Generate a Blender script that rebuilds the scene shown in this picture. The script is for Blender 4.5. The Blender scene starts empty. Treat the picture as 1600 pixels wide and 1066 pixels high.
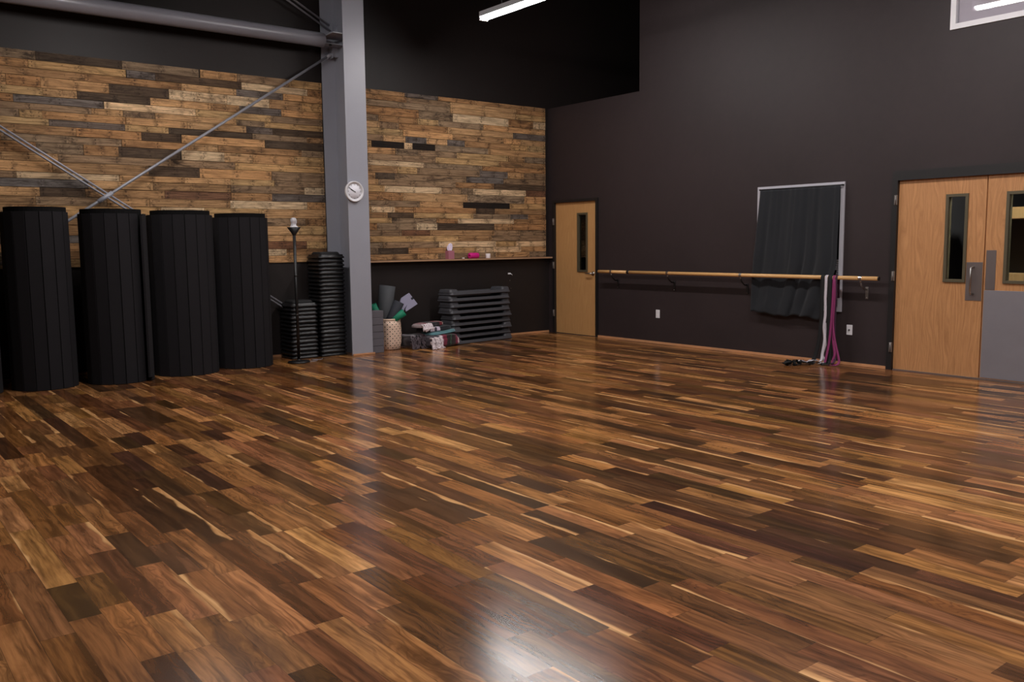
import bpy, bmesh, math, random
from mathutils import Vector, Matrix, noise

# ------------------------------------------------------------------ camera, world, exposure
S = bpy.context.scene
COL = S.collection
CAM = Vector((-9.5409, -11.1408, 1.4804))
RX = Vector((0.78590785, -0.61825002, -0.01075901))
UP = Vector((0.07672686, 0.08023897, 0.99381824))
FW = Vector((0.61356486, 0.78187506, -0.11049682))
cd = bpy.data.cameras.new('camera'); cam = bpy.data.objects.new('camera', cd); COL.objects.link(cam)
m3 = Matrix((RX, UP, -FW)).transposed()
cam.matrix_world = Matrix.Translation(CAM) @ m3.to_4x4()
cd.sensor_width = 36; cd.sensor_fit = 'HORIZONTAL'; cd.lens = 1367.9 / 1600 * 36
cd.clip_start = 0.05; cd.clip_end = 100
S.camera = cam
w = bpy.data.worlds.new('world'); S.world = w; w.use_nodes = True
w.node_tree.nodes['Background'].inputs[0].default_value = (0.02, 0.02, 0.025, 1)
w.node_tree.nodes['Background'].inputs[1].default_value = 0.0
S.view_settings.view_transform = 'Standard'; S.view_settings.look = 'None'
S.view_settings.gamma = 1; S.view_settings.use_curve_mapping = False
S.view_settings.exposure = 0.0
S.cycles.max_bounces = 8; S.cycles.diffuse_bounces = 5; S.cycles.glossy_bounces = 4
S.cycles.sample_clamp_indirect = 6
LAMP = 90.0            # emission of the fluorescent lenses
LAMP_COL = (1.0, 0.95, 0.93)

# ------------------------------------------------------------------ helpers
def s2l(c):
    return tuple((v/255/12.92 if v/255 <= .04045 else ((v/255+.055)/1.055)**2.4) for v in c)

class MB:
    def __init__(s): s.bm = bmesh.new()
    def box(s, x0, x1, y0, y1, z0, z1, mat=None, bev=0):
        vs = [s.bm.verts.new((x, y, z)) for x in (x0, x1) for y in (y0, y1) for z in (z0, z1)]
        if mat is not None:
            for v in vs: v.co = mat @ v.co
        idx = [(0,1,3,2),(4,6,7,5),(0,4,5,1),(2,3,7,6),(0,2,6,4),(1,5,7,3)]
        fs = [s.bm.faces.new([vs[i] for i in f]) for f in idx]
        bmesh.ops.recalc_face_normals(s.bm, faces=fs)
        if bev:
            es = list({e for f in fs for e in f.edges})
            bmesh.ops.bevel(s.bm, geom=es, offset=bev, segments=2, affect='EDGES', profile=.5)
        return s
    def tube(s, pts, r, n=12, cap=True, flat=1.0, up=Vector((0,0,1))):
        pts = [Vector(p) for p in pts]; rings = []
        for i, p in enumerate(pts):
            a = pts[max(i-1,0)]; b = pts[min(i+1,len(pts)-1)]
            t = (b-a).normalized(); u = up
            if abs(t.dot(u)) > .97: u = Vector((0,1,0)) if abs(t.y) < .9 else Vector((1,0,0))
            x = t.cross(u).normalized(); y = x.cross(t).normalized()
            rr = r[i] if isinstance(r, (list, tuple)) else r
            rings.append([s.bm.verts.new(p + x*rr*math.cos(2*math.pi*k/n) + y*rr*flat*math.sin(2*math.pi*k/n)) for k in range(n)])
        for A, B in zip(rings, rings[1:]):
            for k in range(n):
                f = s.bm.faces.new((A[k], A[(k+1)%n], B[(k+1)%n], B[k])); f.smooth = True
        if cap:
            s.bm.faces.new(rings[0][::-1]); s.bm.faces.new(rings[-1])
        return s
    def ribbon(s, pts, wd, th, wdirs):
        """a flat strap: pts centre line, wd full width, wdirs direction(s) of the width"""
        pts = [Vector(p) for p in pts]; rings = []
        for i, p in enumerate(pts):
            a = pts[max(i-1,0)]; b = pts[min(i+1,len(pts)-1)]
            t = (b-a).normalized()
            wv = Vector(wdirs[i] if isinstance(wdirs, list) else wdirs).normalized()
            nn = t.cross(wv).normalized(); wv = nn.cross(t).normalized()
            ww = (wd[i] if isinstance(wd, list) else wd)/2
            rings.append([s.bm.verts.new(p + wv*ww*a2 + nn*th/2*b2) for a2, b2 in ((-1,-1),(1,-1),(1,1),(-1,1))])
        for A, B in zip(rings, rings[1:]):
            for k in range(4):
                f = s.bm.faces.new((A[k], A[(k+1)%4], B[(k+1)%4], B[k])); f.smooth = k in (0, 2)
        s.bm.faces.new(rings[0][::-1]); s.bm.faces.new(rings[-1])
        return s
    def lathe(s, prof, n=32, c=(0,0,0), sq=0, mat=None, cap=True):
        rings = []
        for r, z in prof:
            ring = []
            for k in range(n):
                a = 2*math.pi*k/n; ca, sa = math.cos(a), math.sin(a)
                q = 1.0
                if sq: q = 1/((abs(ca)**sq + abs(sa)**sq)**(1/sq))
                v = Vector((c[0]+r*q*ca, c[1]+r*q*sa, c[2]+z))
                ring.append(s.bm.verts.new(mat @ v if mat is not None else v))
            rings.append(ring)
        for A, B in zip(rings, rings[1:]):
            for k in range(n):
                f = s.bm.faces.new((A[k], A[(k+1)%n], B[(k+1)%n], B[k])); f.smooth = True
        if cap:
            if prof[0][0] > 1e-5: s.bm.faces.new(rings[0][::-1])
            if prof[-1][0] > 1e-5: s.bm.faces.new(rings[-1])
        return s
    def prism(s, poly, z0, z1, mat=None):
        a = [s.bm.verts.new(Vector((x, y, z0)) if mat is None else mat @ Vector((x, y, z0))) for x, y in poly]
        b = [s.bm.verts.new(Vector((x, y, z1)) if mat is None else mat @ Vector((x, y, z1))) for x, y in poly]
        n = len(poly)
        for k in range(n): s.bm.faces.new((a[k], a[(k+1)%n], b[(k+1)%n], b[k]))
        s.bm.faces.new(a[::-1]); s.bm.faces.new(b)
        return s
    def obj(s, name, mat, parent=None, recalc=True):
        bm = s.bm
        if recalc: bmesh.ops.recalc_face_normals(bm, faces=bm.faces)
        me = bpy.data.meshes.new(name); bm.to_mesh(me); bm.free()
        me.materials.append(mat)
        o = bpy.data.objects.new(name, me); COL.objects.link(o)
        if parent is not None: o.parent = parent
        return o

def empty(name, loc=(0,0,0), rz=0, parent=None):
    o = bpy.data.objects.new(name, None); o.empty_display_size = .1; COL.objects.link(o)
    o.location = loc; o.rotation_euler = (0, 0, rz)
    if parent is not None: o.parent = parent
    return o
def tag(o, label, cat, group=None):
    o['label'] = label; o['category'] = cat
    if group: o['group'] = group
    return o
def struct(o, label=None):
    o['kind'] = 'structure'
    if label: o['label'] = label
    return o
def copy_tree(o, parent=None):
    c = o.copy(); COL.objects.link(c)
    if parent is not None: c.parent = parent
    for ch in list(o.children): copy_tree(ch, c)
    return c

# ------------------------------------------------------------------ materials
def mat(name, col, rough=.6, metal=0.0, spec=.5, bump=None, var=0.0, vscale=6.0, emit=None, coat=0, sheen=0, trans=0, stretch=(1,1,1)):
    m = bpy.data.materials.new(name); m.use_nodes = True; nt = m.node_tree; N = nt.nodes; L = nt.links
    b = N['Principled BSDF']
    c = s2l(col)
    b.inputs['Base Color'].default_value = (*c, 1); b.inputs['Roughness'].default_value = rough
    b.inputs['Metallic'].default_value = metal; b.inputs['Specular IOR Level'].default_value = spec
    b.inputs['Coat Weight'].default_value = coat; b.inputs['Sheen Weight'].default_value = sheen
    b.inputs['Transmission Weight'].default_value = trans
    tc = N.new('ShaderNodeTexCoord'); mp = N.new('ShaderNodeMapping'); mp.inputs['Scale'].default_value = stretch
    L.new(tc.outputs['Object'], mp.inputs[0])
    if var:
        nz = N.new('ShaderNodeTexNoise'); nz.inputs['Scale'].default_value = vscale; nz.inputs['Detail'].default_value = 5
        L.new(mp.outputs[0], nz.inputs['Vector'])
        mx = N.new('ShaderNodeMix'); mx.data_type = 'RGBA'
        mx.inputs[6].default_value = (*[v*(1-var) for v in c], 1); mx.inputs[7].default_value = (*[min(1,v*(1+var)) for v in c], 1)
        L.new(nz.outputs['Fac'], mx.inputs[0]); L.new(mx.outputs[2], b.inputs['Base Color'])
    if bump:
        sc, st = bump
        nb = N.new('ShaderNodeTexNoise'); nb.inputs['Scale'].default_value = sc; nb.inputs['Detail'].default_value = 4
        L.new(mp.outputs[0], nb.inputs['Vector'])
        bp = N.new('ShaderNodeBump'); bp.inputs['Strength'].default_value = st; bp.inputs['Distance'].default_value = .01
        L.new(nb.outputs['Fac'], bp.inputs['Height']); L.new(bp.outputs[0], b.inputs['Normal'])
    if emit:
        b.inputs['Emission Color'].default_value = (*emit[0], 1); b.inputs['Emission Strength'].default_value = emit[1]
    return m

class NT:
    """small node-building helper"""
    def __init__(s, name):
        s.m = bpy.data.materials.new(name); s.m.use_nodes = True; s.t = s.m.node_tree; s.b = s.t.nodes['Principled BSDF']
    def n(s, kind, **kw):
        x = s.t.nodes.new(kind)
        for k, v in kw.items(): setattr(x, k, v)
        return x
    def set(s, sock, v):
        if hasattr(v, 'is_output'): s.t.links.new(v, sock)
        else: sock.default_value = v
    def math(s, op, a, b=0.0, c=0.0, clamp=False):
        x = s.n('ShaderNodeMath', operation=op, use_clamp=clamp)
        s.set(x.inputs[0], a); s.set(x.inputs[1], b)
        if op in ('MULTIPLY_ADD', 'SMOOTH_MIN'): s.set(x.inputs[2], c)
        return x.outputs[0]
    def mix(s, f, a, b, blend='MIX'):
        x = s.n('ShaderNodeMix', data_type='RGBA', blend_type=blend)
        s.set(x.inputs[0], f); s.set(x.inputs[6], a); s.set(x.inputs[7], b); return x.outputs[2]
    def noise(s, vec, scale, detail=3, rough=.5, dist=0, out='Fac'):
        x = s.n('ShaderNodeTexNoise'); s.set(x.inputs['Vector'], vec)
        x.inputs['Scale'].default_value = scale; x.inputs['Detail'].default_value = detail
        x.inputs['Roughness'].default_value = rough; x.inputs['Distortion'].default_value = dist
        return x.outputs[out]
    def ramp(s, f, stops, interp='LINEAR'):
        x = s.n('ShaderNodeValToRGB'); x.color_ramp.interpolation = interp; s.set(x.inputs[0], f)
        e = x.color_ramp.elements
        while len(e) > 1: e.remove(e[-1])
        e[0].position = stops[0][0]; e[0].color = (*stops[0][1], 1) if len(stops[0][1]) == 3 else stops[0][1]
        for p, c in stops[1:]:
            q = e.new(p); q.color = (*c, 1) if len(c) == 3 else c
        return x.outputs[0]
    def range(s, v, a, b, c=0., d=1.):
        x = s.n('ShaderNodeMapRange', interpolation_type='SMOOTHSTEP'); s.set(x.inputs[0], v)
        x.inputs[1].default_value = a; x.inputs[2].default_value = b; x.inputs[3].default_value = c; x.inputs[4].default_value = d
        return x.outputs[0]
    def attr(s, name, out='Vector'):
        return s.n('ShaderNodeAttribute', attribute_name=name).outputs[out]
    def sep(s, v):
        x = s.n('ShaderNodeSeparateXYZ'); s.set(x.inputs[0], v); return x.outputs
    def comb(s, a, b, c):
        x = s.n('ShaderNodeCombineXYZ'); s.set(x.inputs[0], a); s.set(x.inputs[1], b); s.set(x.inputs[2], c); return x.outputs[0]
    def bump(s, h, st, dist):
        x = s.n('ShaderNodeBump'); x.inputs['Strength'].default_value = st; x.inputs['Distance'].default_value = dist
        s.set(x.inputs['Height'], h); s.t.links.new(x.outputs[0], s.b.inputs['Normal'])

G = lambda v: (v, v, v)

def floor_material():
    T = NT('acacia_floor')
    uv = T.sep(T.attr('pl_uv')); u, v = uv[0], uv[1]          # metres across / along one strip
    ex = T.sep(T.attr('pl_rnd')); r1, r2 = ex[0], ex[1]
    e2 = T.sep(T.attr('pl_ext')); r3, ln = e2[0], e2[1]
    col = T.attr('pl_col', 'Color')
    P = T.comb(T.math('MULTIPLY_ADD', r1, 37., u), T.math('MULTIPLY_ADD', r2, 53., v), r1)
    # warped coordinate: cathedral figure, knots, swirls
    sw = T.sep(T.noise(T.comb(T.math('MULTIPLY', T.sep(P)[0], 9.), T.math('MULTIPLY', T.sep(P)[1], 3.2), r2), 1.0, 2, .5, 0, 'Color'))
    warp = T.math('SUBTRACT', sw[0], .5)
    amt = T.math('MULTIPLY_ADD', r3, .09, .015)
    uw = T.math('MULTIPLY_ADD', warp, amt, T.sep(P)[0])
    fig = T.noise(T.comb(T.math('MULTIPLY', uw, 26.), T.math('MULTIPLY', T.sep(P)[1], 1.7), r1), 1.0, 5, .58, .45)
    rings = T.math('SINE', T.math('MULTIPLY', T.math('MULTIPLY_ADD', warp, T.math('MULTIPLY_ADD', r3, .45, .05), u), 210.))
    fine = T.noise(T.comb(T.math('MULTIPLY', T.sep(P)[0], 170.), T.math('MULTIPLY', T.sep(P)[1], 9.), r1), 1.0, 2, .6)
    c1 = T.mix(T.range(fig, .32, .70), T.mix(1.0, col, (.48,.44,.38,1), 'MULTIPLY'), T.mix(1.0, col, (1.52,1.50,1.42,1), 'MULTIPLY'))
    ringm = T.math('MULTIPLY', T.range(rings, .2, .95), T.range(sw[1], .42, .6))
    c2 = T.mix(T.math('MULTIPLY', ringm, .42), c1, T.mix(1.0, col, (.30,.24,.22,1), 'MULTIPLY'))
    c3 = T.mix(T.math('MULTIPLY', T.range(fine, .35, .7), .22), c2, T.mix(1.0, c2, (.45,.4,.38,1), 'MULTIPLY'))
    # blotchy dark heartwood
    bl = T.noise(T.comb(T.math('MULTIPLY', T.sep(P)[0], 7.), T.math('MULTIPLY', T.sep(P)[1], 2.4), r3), 1., 3, .5, .8)
    c3 = T.mix(T.math('MULTIPLY', T.range(bl, .50, .7), .62), c3, T.mix(1.0, c3, (.50,.43,.34,1), 'MULTIPLY'))
    # sapwood along one edge of some strips
    wav = T.noise(T.comb(0.0, T.math('MULTIPLY', T.sep(P)[1], 2.6), r2), 1., 2, .5)
    edge = T.math('SUBTRACT', T.math('MULTIPLY_ADD', wav, .10, T.math('MULTIPLY_ADD', r1, .05, -.070)), u)
    has = T.range(r2, .56, .59)
    sap = T.math('MULTIPLY', T.range(edge, -.006, .012), has)
    sapc = T.mix(T.range(fig, .35, .65), (*s2l((180,126,76)),1), (*s2l((226,176,118)),1))
    c4 = T.mix(T.math('MULTIPLY', sap, .9), c3, sapc)
    # joints between strips
    du = T.math('MINIMUM', u, T.math('SUBTRACT', .125, u)); dv = T.math('MINIMUM', v, T.math('SUBTRACT', ln, v))
    gap = T.range(T.math('MINIMUM', du, dv), .0003, .0016, 1., 0.)
    c5 = T.mix(T.math('MULTIPLY', gap, .6), c4, (.012,.006,.004,1))
    c5 = T.mix(1.0, c5, (.012,.0065,.003,1), 'ADD')
    T.set(T.b.inputs['Base Color'], c5)
    sm = T.noise(T.attr('pl_pos'), .9, 4, .6)
    T.set(T.b.inputs['Roughness'], T.math('MULTIPLY_ADD', sm, .10, T.math('MULTIPLY_ADD', r1, .05, FLOOR_R)))
    T.b.inputs['Specular IOR Level'].default_value = .38
    hump = T.noise(T.attr('pl_pos'), 3.0, 2, .5)
    T.bump(hump, .12, .002)
    return T.m
FLOOR_R = .125

def pallet_material():
    T = NT('reclaimed_pallet_wood')
    uv = T.sep(T.attr('pl_uv')); u, v = uv[0], uv[1]           # u along the board, v across (metres)
    ex = T.sep(T.attr('pl_rnd')); r1, r2 = ex[0], ex[1]
    e2 = T.sep(T.attr('pl_ext')); ln, ht = e2[0], e2[1]
    col = T.attr('pl_col', 'Color')
    pu = T.math('MULTIPLY_ADD', r1, 41., u); pv = T.math('MULTIPLY_ADD', r2, 17., v)
    g = T.noise(T.comb(T.math('MULTIPLY', pu, 3.), T.math('MULTIPLY', pv, 60.), r1), 1., 5, .65, .5)
    f = T.noise(T.comb(T.math('MULTIPLY', pu, 14.), T.math('MULTIPLY', pv, 260.), r1), 1., 2, .6)
    c = T.mix(T.range(g, .33, .66), T.mix(1., col, (.56,.52,.49,1), 'MULTIPLY'), T.mix(1., col, (1.22,1.2,1.15,1), 'MULTIPLY'))
    c = T.mix(T.math('MULTIPLY', T.range(f, .4, .7), .28), c, T.mix(1., c, (.5,.46,.44,1), 'MULTIPLY'))
    # weather stains in patches
    st = T.noise(T.comb(T.math('MULTIPLY', pu, 2.6), T.math('MULTIPLY', pv, 9.), r2), 1., 6, .74, 1.2)
    stm = T.math('MULTIPLY', T.range(st, .48, .64), T.math('MULTIPLY_ADD', r2, .72, .14))
    c = T.mix(stm, c, (*s2l((44,35,29)),1))
    st2 = T.noise(T.comb(T.math('MULTIPLY', pu, 30.), T.math('MULTIPLY', pv, 40.), r2), 1., 3, .6)
    c = T.mix(T.math('MULTIPLY', T.range(st2, .62, .72), .5), c, (*s2l((58,44,34)),1))
    # nail pairs and rust smudges at the board ends (and the middle of long boards)
    de = T.math('MINIMUM', u, T.math('SUBTRACT', ln, u))
    dm = T.math('ABSOLUTE', T.math('SUBTRACT', u, T.math('MULTIPLY', ln, .5)))
    a = T.math('ABSOLUTE', T.math('SUBTRACT', de, .035)); a = T.math('MINIMUM', a, dm)
    b_ = T.math('ABSOLUTE', T.math('SUBTRACT', T.math('ABSOLUTE', T.math('SUBTRACT', v, T.math('MULTIPLY', ht, .5))), T.math('MULTIPLY', ht, .24)))
    d = T.math('SQRT', T.math('ADD', T.math('MULTIPLY', a, a), T.math('MULTIPLY', b_, b_)))
    sm = T.noise(T.comb(T.math('MULTIPLY', pu, 22.), T.math('MULTIPLY', pv, 22.), r1), 1., 3, .6)
    c = T.mix(T.math('MULTIPLY', T.range(a, .0, .09, 1., 0.), T.math('MULTIPLY', T.range(sm, .42, .62), .55)), c, (*s2l((50,38,30)),1))
    c = T.mix(T.math('MULTIPLY', T.range(d, .004, .009, 1., 0.), .7), c, (.008,.006,.005,1))
    T.set(T.b.inputs['Base Color'], c)
    T.b.inputs['Roughness'].default_value = .8; T.b.inputs['Specular IOR Level'].default_value = .2
    T.bump(T.math('MULTIPLY_ADD', g, .7, T.math('MULTIPLY', f, .3)), .6, .004)
    return T.m

def oak_material(name, base=(196,146,96), dark=(158,108,64)):
    """flat-sawn veneer, long axis = object Z, width = object Y"""
    T = NT(name); tc = T.n('ShaderNodeTexCoord').outputs['Object']; p = T.sep(tc)
    w_ = T.noise(T.comb(T.math('MULTIPLY_ADD', p[1], 4.5, T.math('MULTIPLY', T.math('FLOOR', T.math('MULTIPLY', p[1], 6.3)), 3.7)), T.math('MULTIPLY', p[2], .9), 0.), 1., 2, .5, 0, 'Color')
    ws = T.sep(w_)
    yy = T.math('MULTIPLY_ADD', T.math('SUBTRACT', ws[0], .5), .30, p[1])
    rings = T.math('SINE', T.math('MULTIPLY', yy, 150.))
    g = T.noise(T.comb(T.math('MULTIPLY', yy, 70.), T.math('MULTIPLY', p[2], 3.), 2.), 1., 4, .6)
    fn = T.noise(T.comb(T.math('MULTIPLY', p[1], 500.), T.math('MULTIPLY', p[2], 16.), 1.), 1., 2, .6)
    leaf = T.noise(T.comb(T.math('FLOOR', T.math('MULTIPLY', p[1], 6.3)), 0., 3.), 3.7, 1)
    k = T.math('MULTIPLY_ADD', T.range(rings, -.6, 1.), .20, T.math('MULTIPLY', T.range(g, .3, .7), .62))
    c = T.mix(k, (*s2l(base),1), (*s2l(dark),1))
    c = T.mix(T.math('MULTIPLY', T.range(fn, .4, .7), .25), c, (*[x*.8 for x in s2l(dark)],1))
    c = T.mix(T.math('MULTIPLY', leaf, .55), c, (*[x*1.05 for x in s2l(base)],1))
    T.set(T.b.inputs['Base Color'], c); T.b.inputs['Roughness'].default_value = .42
    return T.m

def stripes_material(name, bands, axis=0, span=1.0, warp=.03, bump=.4, mid=0.0):
    T = NT(name); tc = T.n('ShaderNodeTexCoord').outputs['Object']; p = T.sep(tc)
    nz = T.noise(tc, 5., 3, .5); q = T.math('MULTIPLY_ADD', T.math('SUBTRACT', nz, .5), warp, p[axis])
    f = T.math('MULTIPLY_ADD', T.math('SUBTRACT', q, mid), 1/span, .5)
    tot = sum(b[1] for b in bands); x = 0; stops = []
    for c, wd in bands: stops.append((x/tot, s2l(c))); x += wd
    c = T.ramp(f, stops, 'CONSTANT')
    fz = T.noise(tc, 160., 2, .6)
    c = T.mix(T.math('MULTIPLY', T.range(fz, .4, .7), .35), c, T.mix(1., c, (.5,.5,.5,1), 'MULTIPLY'))
    T.set(T.b.inputs['Base Color'], c); T.b.inputs['Roughness'].default_value = .95; T.b.inputs['Sheen Weight'].default_value = .2
    T.bump(T.noise(tc, 120., 3, .6), bump, .006)
    return T.m

def basket_material():
    T = NT('woven_basket'); uv = T.sep(T.n('ShaderNodeUVMap', uv_map='UVMap').outputs[0]); u, v = uv[0], uv[1]
    s = .066
    a = T.math('ADD', T.math('DIVIDE', u, s), T.math('DIVIDE', v, s)); b = T.math('SUBTRACT', T.math('DIVIDE', u, s), T.math('DIVIDE', v, s))
    def cell(q): return T.math('ABSOLUTE', T.math('SUBTRACT', T.math('FRACT', q), .5))
    ca, cb = cell(a), cell(b)
    d = T.math('SQRT', T.math('ADD', T.math('MULTIPLY', ca, ca), T.math('MULTIPLY', cb, cb)))
    hole = T.range(d, .14, .21, 1., 0.)
    tone = T.noise(T.comb(T.math('FLOOR', a), T.math('FLOOR', b), 1.), 1.7, 2)
    c = T.mix(tone, (*s2l((226,190,166)),1), (*s2l((250,224,204)),1))
    weave = T.math('MAXIMUM', ca, cb)
    c = T.mix(T.range(weave, .42, .5, 0., .25), c, (*s2l((130,96,70)),1))
    c = T.mix(hole, c, (.012,.008,.006,1))
    T.set(T.b.inputs['Base Color'], c); T.b.inputs['Roughness'].default_value = .75
    T.bump(T.math('SUBTRACT', T.math('SUBTRACT', 1., weave), hole), .7, .006)
    return T.m

def wall_paint(name, col):
    T = NT(name); tc = T.n('ShaderNodeTexCoord').outputs['Object']
    n1 = T.noise(tc, .7, 4, .6); n2 = T.noise(tc, 9., 3, .6)
    c = s2l(col)
    k = T.math('MULTIPLY_ADD', n2, .3, T.math('MULTIPLY', n1, .7))
    T.set(T.b.inputs['Base Color'], T.mix(T.range(k, .35, .65), (*[x*.9 for x in c],1), (*[x*1.1 for x in c],1)))
    T.b.inputs['Roughness'].default_value = .55; T.b.inputs['Specular IOR Level'].default_value = .35
    T.bump(T.noise(tc, 220., 3, .6), .25, .0015)
    return T.m

M = dict(
    paint=wall_paint('dark_taupe_wall_paint', (48,39,40)),
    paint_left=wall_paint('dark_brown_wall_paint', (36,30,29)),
    black_paint=mat('black_paint', (24,22,22), .8, bump=(60,.1)),
    ceiling=mat('dark_ceiling_paint', (38,36,37), .85, bump=(40,.1)),
    steel=mat('grey_painted_steel', (158,159,169), .36, bump=(90,.12), var=.05, vscale=3),
    pipe=mat('grey_pipe_paint', (132,130,138), .3, bump=(60,.05)),
    rod=mat('zinc_rod', (150,150,158), .38, metal=.15),
    bolt=mat('dark_bolt', (60,60,62), .4, metal=.8),
    white=mat('white_plastic', (228,226,230), .4),
    white_frame=mat('white_window_frame', (190,188,196), .4, var=.04),
    face=mat('clock_face', (236,234,242), .5),
    ink=mat('clock_ink', (28,28,30), .5),
    black_frame=mat('black_door_frame', (24,22,23), .5, bump=(50,.1)),
    lite_frame=mat('olive_lite_frame', (92,84,66), .45, metal=.2),
    chrome=mat('brushed_steel', (190,186,184), .28, metal=1., var=.05, vscale=30),
    plate=mat('dull_steel_plate', (128,118,116), .38, metal=.55, var=.12, vscale=4),
    kick=mat('grey_kick_plate', (138,134,140), .42, metal=.25, var=.10, vscale=5, bump=(14,.15)),
    hinge=mat('hinge_metal', (130,124,120), .4, metal=.6),
    oak=oak_material('oak_veneer', (200,146,98), (142,93,54)),
    oak2=oak_material('maple_veneer', (202,154,100), (178,128,78)),
    dowel=mat('clear_wood_dowel', (222,172,112), .35, var=.12, vscale=9, stretch=(8,.5,8)),
    trimwood=mat('stained_shoe_moulding', (198,142,100), .5, var=.15, vscale=8),
    ledge=mat('ledge_wood', (176,138,106), .6, var=.2, vscale=9),
    mat_black=mat('charcoal_mat_carpet', (30,28,31), .92, spec=.25, bump=(260,.35), var=.06, vscale=2),
    foam_black=mat('black_mat_foam', (10,9,10), .95, spec=.2, bump=(120,.3)),
    groove=mat('mat_groove', (12,11,12), .95),
    plastic=mat('black_step_plastic', (25,25,27), .33, bump=(200,.2)),
    plastic2=mat('charcoal_step_plastic', (70,70,75), .5, bump=(180,.3)),
    rubber_top=mat('ribbed_rubber', (24,24,26), .8, bump=(120,.5)),
    lamp_black=mat('black_lamp_metal', (18,17,18), .4),
    block=mat('grey_foam_block', (96,92,98), .85, bump=(200,.2), var=.06, vscale=10),
    mat_grey=mat('grey_yoga_mat', (72,74,78), .75, bump=(160,.3)),
    mat_char=mat('charcoal_yoga_mat', (42,44,52), .75, bump=(160,.3)),
    mat_green=mat('green_yoga_mat', (10,124,92), .6, bump=(160,.3)),
    mat_lav=mat('lavender_foam_mat', (166,164,190), .75, bump=(160,.2)),
    basket=basket_material(),
    rim=mat('basket_rim_cane', (236,204,180), .7, var=.15, vscale=30),
    fringe=mat('cream_fringe_yarn', (236,218,222), .95, var=.3, vscale=28),
    fringe_dark=mat('dark_fringe_yarn', (86,76,82), .95, var=.6, vscale=20),
    teal=mat('teal_blanket', (98,142,150), .95, bump=(120,.5), sheen=.2, var=.1),
    navy=mat('dark_navy_blanket', (24,28,36), .95, bump=(120,.5), sheen=.2),
    curtain=mat('black_blue_curtain', (14,18,25), .85, bump=(160,.15), sheen=.1),
    strap_black=mat('black_strap', (14,13,15), .8), strap_white=mat('cream_strap', (206,198,206), .8, bump=(90,.4)),
    strap_mag=mat('magenta_strap', (134,44,96), .7, bump=(90,.4)),
    pinkbox=mat('dusty_pink_card', (178,112,128), .7), tissue=mat('white_tissue', (238,226,246), .8),
    pinkroll=mat('hot_pink_foam', (216,30,136), .6), candle=mat('white_wax', (240,230,232), .5),
    cavity=mat('interior_dark_wall', (62,60,66), .9), cabinet=oak_material('plywood', (206,172,124), (176,140,94)),
)
def glass_mat(name, rough=0.0, tint=(1,1,1)):
    T = NT(name); nt = T.t; out = nt.nodes['Material Output']
    gl = T.n('ShaderNodeBsdfGlossy'); gl.inputs['Roughness'].default_value = rough; gl.inputs['Color'].default_value = (1,1,1,1)
    tr = T.n('ShaderNodeBsdfTransparent'); tr.inputs['Color'].default_value = (*tint, 1)
    fr = T.n('ShaderNodeFresnel'); fr.inputs['IOR'].default_value = 1.6
    mx = T.n('ShaderNodeMixShader'); nt.links.new(fr.outputs[0], mx.inputs[0]); nt.links.new(tr.outputs[0], mx.inputs[1]); nt.links.new(gl.outputs[0], mx.inputs[2])
    nt.links.new(mx.outputs[0], out.inputs['Surface']); return T.m
M['glass2'] = glass_mat('office_window_glass', 0.015, (.95,.95,.96))
M['blind'] = mat('white_blind', (214,206,212), .6)
M['glass'] = glass_mat('clear_glass', 0.01, (.85,.88,.86))
M['lens'] = mat('lit_lamp_lens', (255,255,255), .5, emit=(LAMP_COL, LAMP))
M['lens_dim'] = mat('fill_lamp_lens', (255,255,255), .5, emit=((1,.95,.85), 80.0))  # glow of the lamp added to the side room
M['bulb'] = mat('clear_bulb_plastic', (236,234,240), .12, trans=.35)

# ------------------------------------------------------------------ the shell
RX0, RY0, H = -15.0, -14.0, 6.2           # far ends of the room; ceiling height
WT, WB = 3.664, 1.262                     # wood cladding top / bottom

def attr_mesh(name, quads, material, thick=None):
    """quads: list of (verts4 xyz, uv4, rnd2, ext2, col). One mesh carrying the pattern data per face corner."""
    vs, fs = [], []; uvs, rn, ex, ps, cl = [], [], [], [], []
    for q in quads:
        b = len(vs); vs += q[0]; fs.append(tuple(range(b, b+4)))
        uvs += q[1]; rn += [q[2]]*4; ex += [q[3]]*4; cl += [q[4]]*4; ps += q[0]
    me = bpy.data.meshes.new(name); me.from_pydata(vs, [], fs)
    for nm, data in (('pl_uv', uvs), ('pl_rnd', rn), ('pl_ext', ex)):
        a = me.attributes.new(nm, 'FLOAT_VECTOR', 'CORNER')
        a.data.foreach_set('vector', [x for d in data for x in (d[0], d[1], 0.0)])
    a = me.attributes.new('pl_pos', 'FLOAT_VECTOR', 'CORNER'); a.data.foreach_set('vector', [x for d in ps for x in d])
    a = me.attributes.new('pl_col', 'FLOAT_COLOR', 'CORNER'); a.data.foreach_set('color', [x for d in cl for x in (*d, 1.0)])
    me.materials.append(material); me.update()
    o = bpy.data.objects.new(name, me); COL.objects.link(o); return o

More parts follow.
